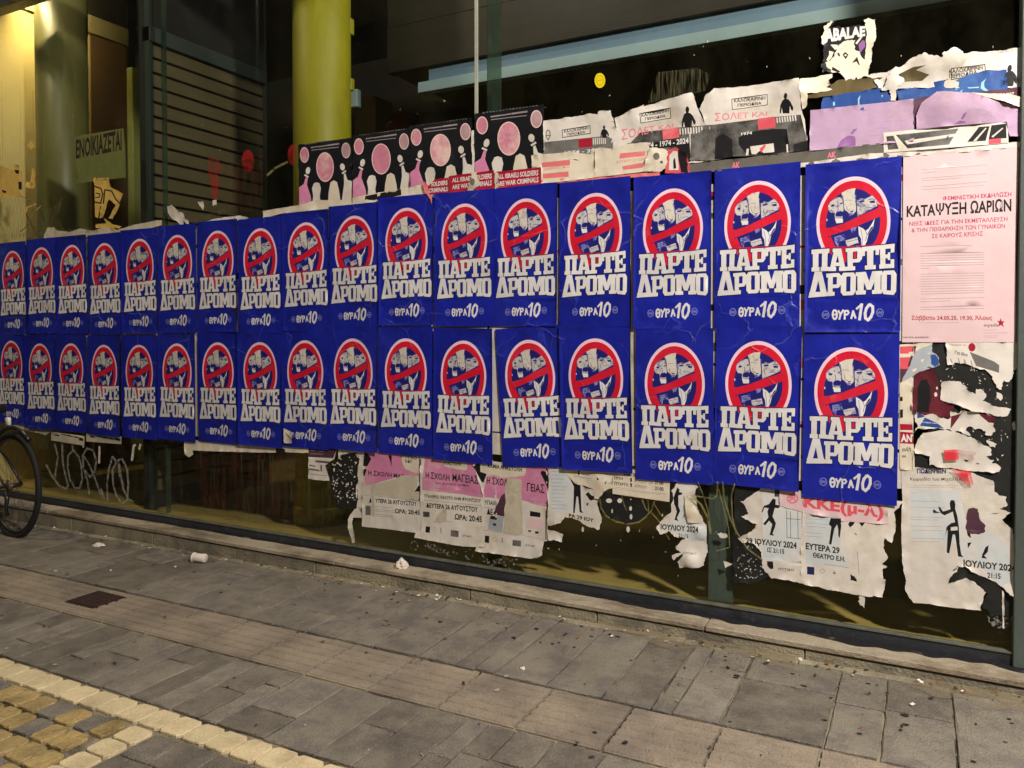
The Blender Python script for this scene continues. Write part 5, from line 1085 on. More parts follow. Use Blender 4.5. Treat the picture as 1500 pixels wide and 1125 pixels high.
sheet('theatre_poster', 'torn theatre poster with a running man and a black ladder frame', 'poster', [('paper', 'old_white', [torn(t_(30,75, 400,110, 395,400, 390,915, 120,870, 60,800, 40,745, 35,640, -60,560, -130,560, -170,520, -20,430, 0,400, -140,330, -80,300, -150,200, -100,180), .008, seed=111)]),
      ('panel', 'pale_blue', [t_(40,120, 380,140, 385,740, 60,700)]), ('silhouette', 'black_print', [t_(120,195, 135,175, 158,185, 156,230, 190,235, 190,260, 150,258, 130,330, 160,390, 150,430, 130,480, 146,500, 105,492, 128,400, 100,370, 65,410, 50,395, 95,340, 85,290, 98,260, 60,255, 42,300, 35,290, 55,240, 100,225)]),
      ('ladder', 'black_print', T1.line([252,280, 256,515], 4)+T1.line([285,290, 288,520], 4)+T1.line([348,220, 352,525], 4)+T1.line([250,350, 372,358], 4)+T1.line([255,515, 375,525], 4)), ('silhouette#2', 'grey_print', [t_(148,88, 193,92, 192,162, 148,160)]),
      ('lettering', 'black_print', T1.text('29 ΙΟΥΛΙΟΥ 2024', -100, 560, 340, 610, 44, 52, .02)+T1.text('ΙΣ 21:15', 85, 638, 232, 655, 36, 38, .02)), ('logo_block', 'black_print', [t_(82,720, 135,722, 138,785, 112,788, 85,760)]), ('lettering#2', 'ink', T1.text('αττικα', 180, 795, 318, 805, 24, 24, .0)),
      ], y=-.0064, amp=.002, seed=11, group='torn theatre posters along the bottom')
sheet('party_sticker', 'pink hammer and sickle with large pink initials on white strips under the lower blue posters', 'poster', [('paper', 'pale_pink', [torn(t_(195,100, 1130,215, 1135,400, 730,370, 730,345, 400,300, 195,240), .004, seed=112)]),
      ('emblem', 'stencil_red', T1.line([270,200, 330,160], 12)+T1.line([285,150, 340,205], 12)+T1.ring(305, 175, 44, 40, 12, 16)+[T1.poly(270,165, 300,140, 312,155, 285,180)]), ('title', 'faded_red', T1.text('ΚΚΕ(μ-λ)', 398, 246, 1092, 340, 88, 98, .03))], y=-.0078, amp=.001)
strip('white slip hanging from the bottom edge of the trouser leg poster', T1, (885,1020, 930,1025, 925,1125, 890,1100, 870,1065, 885,1050), 'old_white', y=-.006, seed=113)
strip('narrow shredded strips on the right side of the trouser leg poster', T1, (1060,580, 1090,600, 1130,680, 1110,695, 1085,640), 'old_white', y=-.0075, seed=114)
# hanging scrap of the July poster
U_ = Crop(960, 690, 1180, 1375); u = U_.poly
sheet('theatre_poster', 'torn curled remnant of a July theatre poster hanging alone left of the inner post', 'poster', [('paper', 'old_white', [torn(u(215,80, 380,85, 395,140, 370,200, 390,330, 440,440, 475,500, 485,740, 450,860, 400,880, 330,875, 270,870, 230,885, 205,830, 265,740, 200,720, 195,680, 280,610, 180,600, 130,545, 45,575, 12,515, 60,450, 150,370, 170,240, 150,180, 190,130), .006, seed=120)]),
      ('panel', 'pale_blue', [u(215,90, 380,90, 360,170, 285,200, 270,240, 300,480, 200,470, 190,350, 240,260), u(60,480, 300,480, 475,500, 480,640, 290,640, 270,580, 130,540)]),
      ('silhouette', 'black_print', [u(185,200, 205,150, 225,165, 220,190, 250,195, 245,215, 215,220, 215,320, 232,360, 200,430, 218,455, 180,445, 200,370, 190,330, 175,300, 170,240)]),
      ('lettering', 'black_print', U_.text('ΙΟΥΛΙΟΥ 2024', 52, 530, 402, 558, 48, 52, .02)+U_.text('21:15', 215, 602, 305, 612, 34, 34, .015)), ('lettering#2', 'ink', U_.text('αττικα', 262, 750, 382, 758, 20, 20, .0))], y=-.0062, amp=.004, seed=12, bulge=[(*U_.w(330, 820), .05, .03), (*U_.w(420, 560), .05, .015)], group='torn theatre posters along the bottom')
strip('curled white flap on the July poster remnant', U_, (270,215, 300,215, 390,350, 440,470, 300,465, 280,330), 'cream', y=-.0105, seed=121, jag=.003, bulge=[(*U_.w(350, 380), .04, .02)])
strip('curled white tongue pointing left at the foot of the July remnant', U_, (155,770, 250,735, 270,745, 200,785, 170,812), 'old_white', y=-.0100, seed=122, jag=.003)
strip('white patch on the inner post, like a lamb', U_, (570,570, 600,560, 650,570, 662,600, 630,612, 590,605), 'old_white', y=-.003, seed=123)
strip('small white triangle low on the inner post', U_, (625,822, 710,850, 690,862, 642,885), 'old_white', y=-.003, seed=124, jag=.002)
sheet('glue_residue', 'black glue residue with white specks between the inner post and the running man', 'paper scrap', [('paper', 'residue', [torn(u(735,90, 970,120, 910,200, 880,260, 940,340, 1000,430, 870,520, 780,590, 900,640, 970,700, 985,860, 1040,960, 900,1030, 715,1020, 715,560), .012, seed=125)]),
      ('print', 'old_white', [speck(U_, rt.uniform(735, 980), rt.uniform(680, 1010), rt.uniform(1.5, 7), rt.uniform(1.5, 14), rt) for i in range(60)])], y=-.0038, amp=.001)
sheet('glue_residue', 'black residue blot at the left side of the July remnant', 'paper scrap', [('paper', 'residue', [torn(u(150,180, 215,80, 420,90, 440,180, 370,260, 400,330, 330,300, 200,500, 160,560, 120,400), .01, seed=126)])], y=-.0036, amp=.001)
# graffiti loops in olive white marker over glass
film('marker_loop', 'long olive marker curve sweeping across the glass left of the July remnant', 'graffiti', 'marker_olive', Crop(800, 670, 1000, 1406).line([555,430, 570,520, 620,600, 720,660, 850,685, 960,665, 1030,610, 1060,570], 17), y=-.0042)
film('marker_loop', 'crossing olive marker strokes rising under the white programme slip', 'graffiti', 'marker_olive', Crop(800, 670, 1000, 1406).line([985,420, 1025,520, 1060,570], 13)+Crop(800, 670, 1000, 1406).line([1050,430, 1060,560], 10)+Crop(800, 670, 1000, 1406).line([1120,440, 1090,540, 1060,580], 13)+Crop(800, 670, 1000, 1406).line([1090,570, 1160,650, 1200,720, 1270,840], 12)+Crop(800, 670, 1000, 1406).line([1110,470, 1190,600], 8), y=-.0044)
film('marker_loop', 'short curved olive marker stroke between white flecks below the slips', 'graffiti', 'marker_olive', Crop(800, 670, 1000, 1406).line([785,400, 800,470, 830,545], 10), y=-.0046)
film('marker_loop', 'olive marker letters over the inner post below the blue posters', 'graffiti', 'marker_olive', U_.line([340,215, 440,230, 540,245, 575,215, 580,90], 14)+U_.line([350,225, 430,300, 490,420, 515,560], 17)+U_.line([400,90, 450,220, 490,350, 520,540], 9)+U_.line([590,160, 640,350, 680,520, 690,690, 570,720], 10)+U_.line([625,90, 640,250, 700,440, 760,560, 850,700, 985,800], 14)+U_.line([735,110, 705,220, 715,420, 750,560], 12), y=-.0175)
# white papers between, left of centre
V1 = Crop(800, 670, 1000, 1406); v = V1.poly
sheet('theatre_poster', 'torn pale blue theatre poster with black trouser legs, left of the marker loops', 'poster', [('paper', 'old_white', [torn(v(0,55, 170,55, 340,270, 500,330, 500,420, 545,440, 530,480, 580,630, 560,730, 530,740, 440,710, 330,640, 200,610, 160,670, 20,700, 20,560, 10,300), .006, seed=130)]),
      ('panel', 'pale_blue', [v(40,70, 180,70, 290,250, 380,290, 400,590, 60,560)]), ('silhouette', 'black_print', [v(235,180, 300,265, 360,275, 365,440, 370,545, 390,572, 352,560, 335,400, 320,400, 300,570, 285,572, 292,300)]), ('print', 'pale_grey', [v(60+0, y_, 230-(k*13) % 60, y_+6, 230-(k*13) % 60, y_+12, 60, y_+6) for k, y_ in enumerate(range(100, 530, 38))]),
      ('silhouette#2', 'black_print', [torn(v(410,380, 440,350, 500,400, 530,440, 460,440), .004, seed=3), torn(v(420,470, 450,460, 430,500), .003, seed=4)]), ('lettering', 'black_print', V1.text('ΡΑ 29 ΙΟΥ', 240, 610, 495, 665, 36, 36, .02))], y=-.0064, amp=.002, seed=13, group='torn theatre posters along the bottom')
strip('cream tongue of paper jutting right below the trouser leg poster remnant', V1, (20,740, 90,750, 180,790, 170,870, 90,845, 30,850), 'old_white', y=-.0060, seed=131)
sheet('programme_slip', 'crumpled cream programme slip with dates, left of the neat one', 'leaflet', [('paper', 'cream', [torn(v(165,55, 500,90, 700,110, 690,310, 600,350, 540,430, 500,420, 500,330, 350,280, 300,260, 160,90), .005, seed=132)]), ('lettering', 'ink', V1.text('ΤΡΙΤΗ', 170, 100, 258, 112, 20, 20, .01)), ('print', 'black_print', [v(335,90, 350,92, 350,180, 335,178), torn(v(530,200, 560,225, 540,230), .004, seed=1), torn(v(610,260, 640,225, 625,275), .004, seed=2)]), ('print#2', 'line_grey', V1.line([300,190, 470,215], 5)+V1.line([375,120, 450,130], 14)+V1.line([375,170, 450,180], 14))], y=-.0072, amp=.004, bulge=[(*V1.w(560, 240), .05, .012)], group='cream programme slips')
sheet('programme_slip', 'neat cream programme slip with times 21:00 under the fourteenth lower blue poster', 'leaflet', [('paper', 'cream', [v(690,110, 960,125, 1280,220, 1275,455, 690,372)]),
      ('lettering', 'ink', V1.text('ΚΑΜΠΕΡ', 808, 184, 945, 200, 34, 34, .02)+V1.text('ΤΡΙΤΗ', 700, 222, 795, 232, 30, 30, .01)+V1.text('ΤΕΤΑΡΤΗ', 700, 278, 850, 296, 32, 32, .01)+V1.text('21:00', 1125, 270, 1215, 282, 36, 36, .02)+V1.text('21:00', 1125, 330, 1215, 342, 36, 36, .02)), ('print', 'black_print', [v(872,208, 890,210, 890,250, 872,248), v(872,262, 890,264, 888,302, 876,300)]),
      ('lettering#2', 'line_grey', V1.text('ΑΠΡΙΛΙΟΥ', 915, 252, 1045, 268, 28, 28, .01)+V1.text('ΑΠΡΙΛΙΟΥ', 915, 302, 1045, 320, 28, 28, .01)+V1.text('ΩΡΑ', 1060, 270, 1110, 276, 24, 24, .01)), ('print#2', 'line_grey', V1.line([700,300, 1250,378], 4)+V1.line([700,318, 1180,382], 3))], y=-.0080, amp=.001, group='cream programme slips')
for i, (cx, cy, rx, ry) in enumerate(((650,445,32,24), (760,445,25,24), (868,430,14,6), (872,525,14,24), (876,610,14,28), (846,740,18,32), (380,740,12,28), (682,552,8,22), (1198,594,6,16), (25,935,8,6))):
    film('paper_fleck', f'small white paper fleck, {["first", "second", "third", "fourth", "fifth", "sixth", "seventh", "eighth", "ninth", "tenth"][i]} of those left on the dark glass below the slips', 'paper scrap', 'old_white', [torn(V1.ell(cx, cy, rx, ry, 12), .004, seed=i)], y=-.0034)
sheet('glue_residue', 'black residue under the cream slips around the white flecks', 'paper scrap', [('paper', 'residue', [torn(v(560,340, 700,360, 1000,430, 1060,560, 1000,640, 820,680, 640,620, 560,500), .012, seed=133)])], y=-.0028, amp=.0)
# the three school of magic posters
W1 = Crop(660, 640, 830, 1007); w_ = W1.poly; X1 = Crop(510, 640, 680, 1195); x_ = X1.poly
sheet('magic_poster', 'pink and white theatre poster with its middle torn away, leftmost of three', 'poster', [('paper', 'old_white', [torn(x_(100,100, 900,170, 760,200, 765,660, 755,960, 700,985, 150,920, 160,400, 165,150, 100,130), .003, seed=140)]),
      ('panel', 'pink', [torn(x_(165,150, 740,180, 745,400, 560,395, 250,490, 180,500), .004, seed=141)]), ('panel', 'cream', [torn(x_(540,160, 740,180, 735,380, 600,330, 560,250), .006, seed=142)]), ('print', 'black_print', [x_(165,165, 205,160, 245,225, 205,300, 165,300), x_(420,188, 455,190, 455,300), x_(165,330, 200,330, 178,400, 165,400), torn(x_(740,200, 790,190, 800,230, 775,260, 785,350, 760,420, 745,650, 650,640, 720,600, 690,560, 740,500), .005, seed=1)]),
      ('lettering', 'black_print', X1.text('Η ΣΧΟΛΗ ΜΑΓ', 215, 390, 580, 425, 48, 40, .01)+X1.text('ΥΤΕΡΑ 26 ΑΥΓΟΥΣΤΟΥ', 285, 672, 712, 708, 40, 42, .02)+X1.text('Δ', 222, 672, 250, 674, 42, 42, .02)+X1.text('ΩΡΑ: 20:45', 490, 780, 745, 800, 42, 44, .02)+X1.text('ΟΡΥΝΤΙΚΟ', 540, 205, 715, 232, 32, 32, .02)+X1.text('ΟΔΥ', 590, 260, 665, 268, 30, 30, .02)),
      ('print#2', 'line_grey', X1.line([180,600, 245,605], 3)+X1.line([280,605, 760,655], 4)+sum((X1.line([290, y2, 440+((y2*7) % 60), y2+14], 4) for y2 in (715, 745, 762, 792, 810)), [])), ('print#3', 'grey_print', [x_(185,705, 240,708, 240,805, 185,800)]),
      ('tear', 'dull_white', [torn(x_(245,490, 380,460, 560,395, 690,400, 725,440, 720,500, 690,560, 740,560, 730,650, 280,600, 275,560), .005, seed=143), torn(x_(245,500, 275,560, 280,820, 245,815), .003, seed=144)])], y=-.0060, amp=.0015, seed=14, group='pink and white theatre posters in a row')
sheet('magic_poster', 'pink and white theatre poster, middle of three and most complete, titled in brush letters', 'poster', [('paper', 'old_white', [torn(x_(745,180, 900,165, 960,200, 1500,240, 1535,600, 1540,1125, 1500,1128, 1200,1125, 940,1080, 690,1035, 705,980, 760,960), .003, seed=145)]),
      ('panel', 'pink', [torn(x_(800,190, 960,215, 1480,260, 1520,420, 1500,640, 1195,590, 765,545, 770,430), .003, seed=146)]), ('panel', 'cream', [torn(x_(960,205, 1230,235, 1225,340, 1000,300), .005, seed=147)]),
      ('lettering', 'black_print', X1.text('Η ΣΧΟΛΗ', 805, 420, 1050, 450, 62, 62, .005)+W1.text('ΜΑΓΕΙΑΣ', 22, 380, 245, 405, 62, 66, .005)+X1.text('του μυστικού τρόπου', 905, 480, 1250, 510, 22, 26, .0)+X1.text('ΥΠΑΙΘΡΙΟ ΘΕΑΤΡΟ ΕΗΜ ΦΡΟΝΤΖΟΥ', 785, 618, 1374, 672, 30, 34, .01)+X1.text('ΔΕΥΤΕΡΑ 26 ΑΥΓΟΥΣΤΟΥ', 810, 722, 1342, 771, 44, 50, .02)+W1.text('ΩΡΑ: 20:45', 42, 712, 278, 738, 44, 50, .02)+X1.text('ΑΝΑΣΤΟΛΗ', 985, 280, 1170, 296, 32, 34, .02)),
      ('print', 'line_grey', X1.line([790,648, 1560,722], 4)+X1.line([840,520, 1480,585], 4)), ('tear', 'dull_white', [torn(x_(880,880, 950,780, 990,740, 1020,760, 1020,860, 1100,880, 960,885), .005, seed=149)]), ('logo_block', 'black_print', [x_(805,918, 850,922, 848,985, 803,980)]), ('logo_block#2', 'grey_print', [x_(1065,955, 1145,965, 1143,1030, 1062,1020), x_(778,765, 845,770, 845,825, 778,820)]),
      ('logo_block#3', 'line_grey', X1.ring(895, 950, 16, 20, 3, 10)+X1.line([960,935, 965,985], 10)), ('lettering#2', 'ink', W1.text('αττικα', 105, 862, 188, 870, 20, 20, .0))], y=-.0066, amp=.0015, seed=15, group='pink and white theatre posters in a row')
sheet('magic_poster', 'pink and white theatre poster with a torn off centre strip, rightmost of three', 'poster', [('paper', 'old_white', [torn(w_(205,240, 270,200, 640,235, 860,240, 860,420, 840,620, 845,900, 818,900, 805,1020, 770,1040, 680,1050, 400,1010, 215,985, 230,960, 285,830, 275,560, 290,500), .004, seed=150)]),
      ('panel', 'pink', [torn(w_(320,340, 640,250, 860,240, 850,610, 640,550, 300,520, 290,470), .004, seed=151)]), ('panel', 'cream', [torn(w_(275,210, 660,260, 650,330, 500,350, 420,340, 280,300), .004, seed=152)]),
      ('print', 'black_print', [w_(205,255, 262,205, 265,300, 320,320, 290,400, 270,380), w_(785,310, 800,290, 830,300, 835,270, 850,275, 858,470, 830,400)]),
      ('lettering', 'black_print', W1.text('ΚΑΜΙΑ ΑΝΑΣΤΟΛΗ', 330, 262, 625, 300, 32, 34, .02)+W1.text('Η ΣΧΟΛ', 320, 402, 500, 425, 56, 60, .005)+W1.text('ΓΕΙΑΣ', 668, 465, 820, 485, 66, 70, .005)+W1.text('ΥΠΑΙΘ', 300, 580, 405, 592, 32, 34, .01)+W1.text('ΔΕ', 320, 668, 372, 674, 44, 46, .02)),
      ('print#2', 'line_grey', W1.line([290,608, 410,622], 4)+W1.line([670,545, 820,570], 4)), ('tear', 'plum_print', [torn(w_(480,480, 485,560, 470,690, 375,665, 400,600, 440,520), .004, seed=153)]), ('tear#2', 'dull_white', [torn(w_(510,350, 620,370, 635,840, 560,855, 460,830, 470,700, 485,560, 480,450), .004, seed=154)]),
      ('picture', 'pale_grey', [w_(345,680, 470,690, 450,830, 330,800)]), ('picture', 'black_print', [w_(355,680, 410,690, 405,718, 350,710), w_(375,745, 400,750, 400,770, 372,765), w_(695,640, 785,655, 785,695, 695,685), w_(680,805, 705,808, 705,822, 680,820), w_(740,815, 770,820, 768,838, 740,835), w_(830,640, 838,640, 838,890, 828,890)]), ('picture', 'pale_pink', [w_(670,700, 820,715, 820,800, 660,790)]),
      ('print#3', 'mauve', W1.line([290,805, 630,850, 820,890], 4)), ('logo_block', 'black_print', [w_(305,852, 342,858, 340,918, 303,912)]), ('logo_block#2', 'grey_print', [w_(545,890, 618,898, 616,950, 543,940)]), ('logo_block#3', 'line_grey', W1.ring(388, 885, 14, 18, 3, 10)+W1.line([452,875, 456,912], 10)), ('lettering#2', 'ink', W1.text('αττικα', 655, 945, 742, 952, 20, 20, .0))], y=-.0072, amp=.002, seed=16, bulge=[(*W1.w(780, 1000), .05, .01)], group='pink and white theatre posters in a row')
# things left of the magic posters
Y1 = Crop(400, 640, 540, 984); y_ = Y1.poly
strip('white backing sheet edge between the black blot and the leftmost pink poster', Y1, (675,95, 984,110, 950,160, 935,300, 940,500, 920,830, 830,810, 870,720, 865,500, 880,330, 900,220, 840,160, 720,180, 680,230), 'old_white', y=-.0050, seed=160)
sheet('glue_residue', 'black torn blot with white specks left of the pink theatre posters', 'paper scrap', [('paper', 'residue', [torn(y_(620,260, 690,230, 700,180, 850,160, 900,220, 880,330, 865,500, 865,720, 820,730, 700,740, 650,640, 600,450, 560,340), .012, seed=161)]),
      ('print', 'old_white', [speck(Y1, rt.uniform(620, 860), rt.uniform(200, 700), rt.uniform(2, 18), rt.uniform(2, 12), rt) for i in range(90)])], y=-.0056, amp=.001)
strip('white curled strip hanging down to the rail beside the black blot', Y1, (850,735, 800,800, 785,840, 800,1000, 820,1090, 850,1085, 850,1020, 835,900, 832,830, 920,830, 900,790), 'old_white', y=-.0062, seed=162, jag=.003, bulge=[(*Y1.w(810, 900), .05, .015)])
sheet('leaflet_corner', 'small white timetable leaflet under a plum header, below the ninth lower poster', 'leaflet', [('paper', 'old_white', [torn(y_(372,85, 675,95, 640,220, 545,290, 590,450, 372,430), .004, seed=163)]), ('header', 'plum_print', [y_(372,85, 675,95, 625,218, 372,205)]), ('print', 'black_print', [y_(495,290, 508,290, 508,355, 495,352)]), ('print#2', 'grey_print', Y1.line([450,250, 600,265], 22)+Y1.line([385,290, 440,300], 14)+Y1.line([385,330, 480,345], 18)+Y1.line([385,380, 560,400], 5)), ('print#3', 'line_grey', Y1.line([390,140, 440,142], 6)+Y1.line([480,145, 530,147], 6)+Y1.line([390,170, 520,176], 6))], y=-.0058, amp=.001)
N_ = Crop(230, 470, 480, 1406)
strip('long cream strip of old poster under the sixth to eighth lower blue posters', N_, (228,970, 380,990, 720,1000, 985,1015, 985,1085, 700,1080, 300,1065, 305,1100, 270,1122, 240,1100), 'cream', y=-.0056, seed=164, jag=.002)
strip('short cream strip under the ninth lower blue poster', N_, (1060,1010, 1255,1025, 1255,1085, 1062,1080), 'cream', y=-.0056, seed=165, jag=.002)
strip('tiny torn tuft between the two cream strips', N_, (985,1020, 1060,1020, 1062,1060, 1030,1040, 1010,1055), 'old_white', y=-.0054, seed=166, jag=.006)
sheet('peeled_corner', 'white back of a peeled lower left poster corner, curling forward', 'paper scrap', [('paper', 'old_white', [torn(N_.poly(1065,882, 1148,918, 1140,960, 1128,1005, 1068,1005), .002, seed=167)]), ('print', 'grey_print', [N_.poly(1070,905, 1115,950, 1128,985, 1100,950)])], y=-.0145, amp=.001, bulge=[(*N_.w(1130, 950), .03, .012)])
strip('vertical pale scrap showing between the fifth and sixth lower posters', N_, (22,640, 45,650, 50,870, 30,880, 28,700), 'old_white', y=-.0056, seed=168)
F_ = Crop(0, 470, 250, 1480)
def seal(a, label, seed):
    return sheet('seal_strip', label, 'notice', [('paper', 'dull_white', [F_.poly(*a)]), ('print', 'black_print', F_.line([a[0]+35, a[1]+28, a[0]+70, a[1]+34], 12)+sum((F_.line([a[0]+90+i*20, a[1]+22+i*4, a[0]+102+i*20, a[1]+24+i*4], 7+(i*5) % 8) for i in range(9)), [])), ('dark_block', 'black_print', [F_.poly(a[2]-50, a[3]+14, a[2]-12, a[3]+20, a[2]-12, a[3]+42, a[2]-50, a[3]+36)])], y=-.0060, amp=.0005, seed=seed, group='small white seal strips')
seal((450,960, 742,1000, 738,1082, 450,1035), 'small white sealing strip with black marks, left of two under the lower row', 1)
seal((755,975, 1062,1000, 1060,1068, 755,1045), 'small white sealing strip with black marks, right of two under the lower row', 2)
strip('yellowish strip of older paper under the second lower blue poster', F_, (48,870, 440,925, 445,965, 400,990, 200,940, 60,905), 'dull_white', y=-.0050, seed=169)
strip('torn tan patch behind the bicycle wheel under the lower row', F_, (190,935, 440,960, 420,1100, 330,1125, 280,1040), 'paste_film', y=-.0040, seed=170)
# marker graffiti lower left
L1 = Crop(0, 610, 250, 1406)
def marker(pts, label, w=20): return film('marker_letter', label, 'graffiti', 'marker_white', L1.line(pts, w*.72), y=-.0034)
marker([455,230, 480,330, 465,430, 450,520], 'faint inner stroke of the large pale marker letter J')
marker([385,400, 430,490, 490,570, 545,595, 565,570, 545,500, 520,380, 515,220], 'large pale marker letter J below the lower blue row', 22)
marker([598,225, 605,280, 565,320, 560,420, 580,520, 620,590, 660,590, 680,520, 672,400, 650,330, 610,280], 'large pale marker letter O below the lower blue row', 20)
marker([740,640, 725,540, 690,420, 685,320, 720,262, 770,280, 798,370, 780,460, 745,500, 700,440], 'bowl and stem of the large pale marker letter R', 20)
marker([695,330, 740,400, 790,520, 830,640], 'leg of the large pale marker letter R', 18)
marker([890,690, 885,560, 900,430, 930,330, 960,370], 'arched pale marker stroke left of the last loop', 20)
marker([1020,570, 1000,500, 985,400, 965,370, 930,440, 935,560, 965,660, 1010,715, 1050,690, 1060,560, 1050,430, 1010,350, 975,360, 985,460, 1020,600, 1060,680, 1100,700], 'last large looping pale marker letter', 22)
marker([835,600, 855,670], 'short fat dot of marker after the letter R', 30)
for i, pts in enumerate(((1090,360, 1105,240, 1118,235), (820,380, 822,250), (690,250, 688,215), (1150,270, 1160,230))):
    film('paper_fleck', ['white slanting fleck right of the marker letters', 'thin white fleck above the marker letters', 'tiny white fleck under the left seal strip', 'tiny fleck right of the slanting one'][i], 'paper scrap', 'old_white', [torn([a for a in q_], .003, seed=i) for q_ in L1.line(list(pts), 16)], y=-.0036)
# dried paste streaks
rs = random.Random(77)
SL = Crop(0, 0, 1500, 1500)
def streaks(name, label, m, x0, x1, n, ztop, zbot, wmax, y):
    polys = []
    for _ in range(n):
        x = rs.uniform(x0, x1); w = rs.uniform(.0015, wmax); a = rs.uniform(zbot+.15, ztop); b = rs.uniform(zbot, a-.08)
        polys.append([(x, a), (x+w, a), (x+w*.8+rs.uniform(-.004, .004), (a+b)/2), (x+w*.3, b), (x, (a+b)/2)])
    o = sheet(name, None, None, [('paper', m, polys)], y=y, amp=0, step=.3, kind='stuff'); return o
streaks('paste_streaks', '', 'paste_film', -5.2, -3.0, 70, .86, .2, .012, -.0026)
streaks('rust_streaks', '', 'rust_film', -4.6, -3.2, 22, .85, .2, .05, -.0022)
streaks('green_streaks', '', 'green_film', -5.22, -3.1, 12, .85, .2, .05, -.0020)
streaks('upper_drips', '', 'marker_olive', -7.6, -6.2, 16, 3.9, 2.7, .006, -.0020)
film('rust_patch', 'reddish brown stain on the glass below the seventh to ninth lower posters', 'stain', 'rust_film', [SL.poly(285,668, 440,660, 455,760, 300,745)], y=-.0018)
film('chalk_smear', 'whitish smeared drawing on the glass under the middle pink poster', 'graffiti', 'scratch_film', Crop(400, 600, 850, 1500).line([750,655, 800,680, 890,710], 30)+Crop(400, 600, 850, 1500).ring(690, 665, 18, 22, 7, 12)+Crop(400, 600, 850, 1500).ring(958, 705, 18, 24, 8, 12)+Crop(400, 600, 850, 1500).line([1020,720, 1060,755, 1110,735, 1160,765, 1190,720], 26)+Crop(400, 600, 850, 1500).ring(1252, 780, 12, 14, 6, 10), y=-.0024)
rs2 = random.Random(5)
fl = []
for _ in range(150):
    px = rs2.uniform(230, 1480); py = rs2.uniform(0, 1)
    X, Z = W(px, (rs2.uniform(690, 860) if rs2.random() < .55 else rs2.uniform(60, 240)))
    if Z < .2: continue
    fl.append([(X+rs2.uniform(-.006, .006)*1, Z+rs2.uniform(-.008, .008)) for _ in range(3)])
sheet('paper_specks', None, None, [('paper', 'old_white', fl)], y=-.0030, amp=0, step=.5, kind='stuff')

# ------------------------------------------------------------------ litter, stains
def litter(name, label, cat, X, Y, r, h, seed, m='litter_white', zz=None):
    rg = random.Random(seed); bm = bmesh.new(); bmesh.ops.create_icosphere(bm, subdivisions=3, radius=1)
    z0 = gz(X) if zz is None else zz
    for v_ in bm.verts:
        n = noise.noise(v_.co*1.7+Vector((seed*3.1, 0, 0)))*.5+noise.noise(v_.co*4+Vector((0, seed, 0)))*.2
        c = v_.co*(1+n); v_.co = Vector((c.x*r, c.y*r*.8, max(-.2, c.z)*h+h*.2))
    me = bpy.data.meshes.new(name); bm.to_mesh(me); bm.free(); me.materials.append(MATS[m]); o = link(name, me); o.location = (X, Y, z0); return tag(o, label, cat)
X, Y = G(293, 824)
cup = empty('paper_cup', (X, Y, gz(X)), 'crushed white paper cup lying on the paving near the ledge', 'cup')
b = MB(); ax = Vector((1, .25, 0)).normalized(); V0 = Vector((X, Y, gz(X)+.032))
b.tube([V0-ax*.045, V0-ax*.04, V0-ax*.0, V0+ax*.04, V0+ax*.045], [.031, .033, .029, .031, .027], 14); b.put('cup_wall', MATS['litter_white'], cup, True)
MB().tube([V0-ax*.049, V0-ax*.044], [.036, .036], 14).put('rim', MATS['lamp_plastic'], cup, True)
X, Y = G(145, 799); litter('paper_scrap', 'small crumpled white paper on the paving right of the bicycle wheel', 'paper scrap', X, Y, .045, .014, 3)
X, Y = W(588, 822, -.09)[0], -.09; litter('paper_ball', 'crumpled white paper lump lying on the ledge below the pink posters', 'paper scrap', X, Y, .04, .045, 5, zz=.121)
for i, (px, py) in enumerate(((641, 872), (766, 980), (205, 745), (1176, 955))):
    X, Y = G(px, py); litter('litter_crumb', ['white crumb of litter on the paving below the paper lump', 'white crumb beside the ribbed strip', 'white crumb at the foot of the ledge on the left', 'white crumb near the ledge on the right'][i], 'litter', X, min(Y, -.19), .011, .008, i+9)
st = []; V = []; F = []
rg = random.Random(31)
for _ in range(150):
    X = rg.uniform(-6.5, .4); Y = rg.choice([rg.uniform(-.95, -.2), rg.uniform(-.6, -.2), rg.uniform(-1.9, -.2)]); r0 = rg.uniform(.003, .010)*(1 if rg.random() < .9 else 1.6)
    if rg.random() < .4: X = rg.uniform(-2.6, .4)
    b0 = len(V); n = 8; el = rg.uniform(.6, 1.6)
    for k in range(n): a = 2*math.pi*k/n; rr = r0*rg.uniform(.7, 1.2); V.append((X+rr*math.cos(a)*el, Y+rr*math.sin(a)/el, gz(X)+.0042))
    F.append([b0+k for k in range(n)])
o = mesh('pavement_stains', V, F, MATS['stain']); tag(o, kind='stuff')

rd = random.Random(91); V = []; F = []
for _ in range(260):
    X = rd.uniform(-7, .45); Y = -.178-abs(rd.gauss(0, .06)) if rd.random() < .7 else rd.uniform(-1.9, -.2); L_ = rd.uniform(.003, .012); a_ = rd.uniform(0, 3.1); w_ = L_*rd.uniform(.3, .7); b0 = len(V); z0 = gz(X)+.006
    for sx, sy, dz in ((-1, -1, 0), (1, -1, .001), (1, 1, .004), (-1, 1, .002)): V.append((X+sx*L_*math.cos(a_)-sy*w_*math.sin(a_), Y+sx*L_*math.sin(a_)+sy*w_*math.cos(a_), z0+dz))
    F.append([b0, b0+1, b0+2, b0+3])
tag(mesh('debris', V, F, [MATS['litter_white'], MATS['orange_wood'], MATS['crack_dirt'], MATS['sand' if 'sand' in MATS else 'mortar_light']], mi=[rd.choice([0, 1, 2, 2, 3]) for _ in F]), kind='stuff')
haze_mat('sand_film', (158, 144, 112), .55, 7, .42, .72)
haze_mat('grime_film', (26, 26, 28), .96, 9, .22, .42)
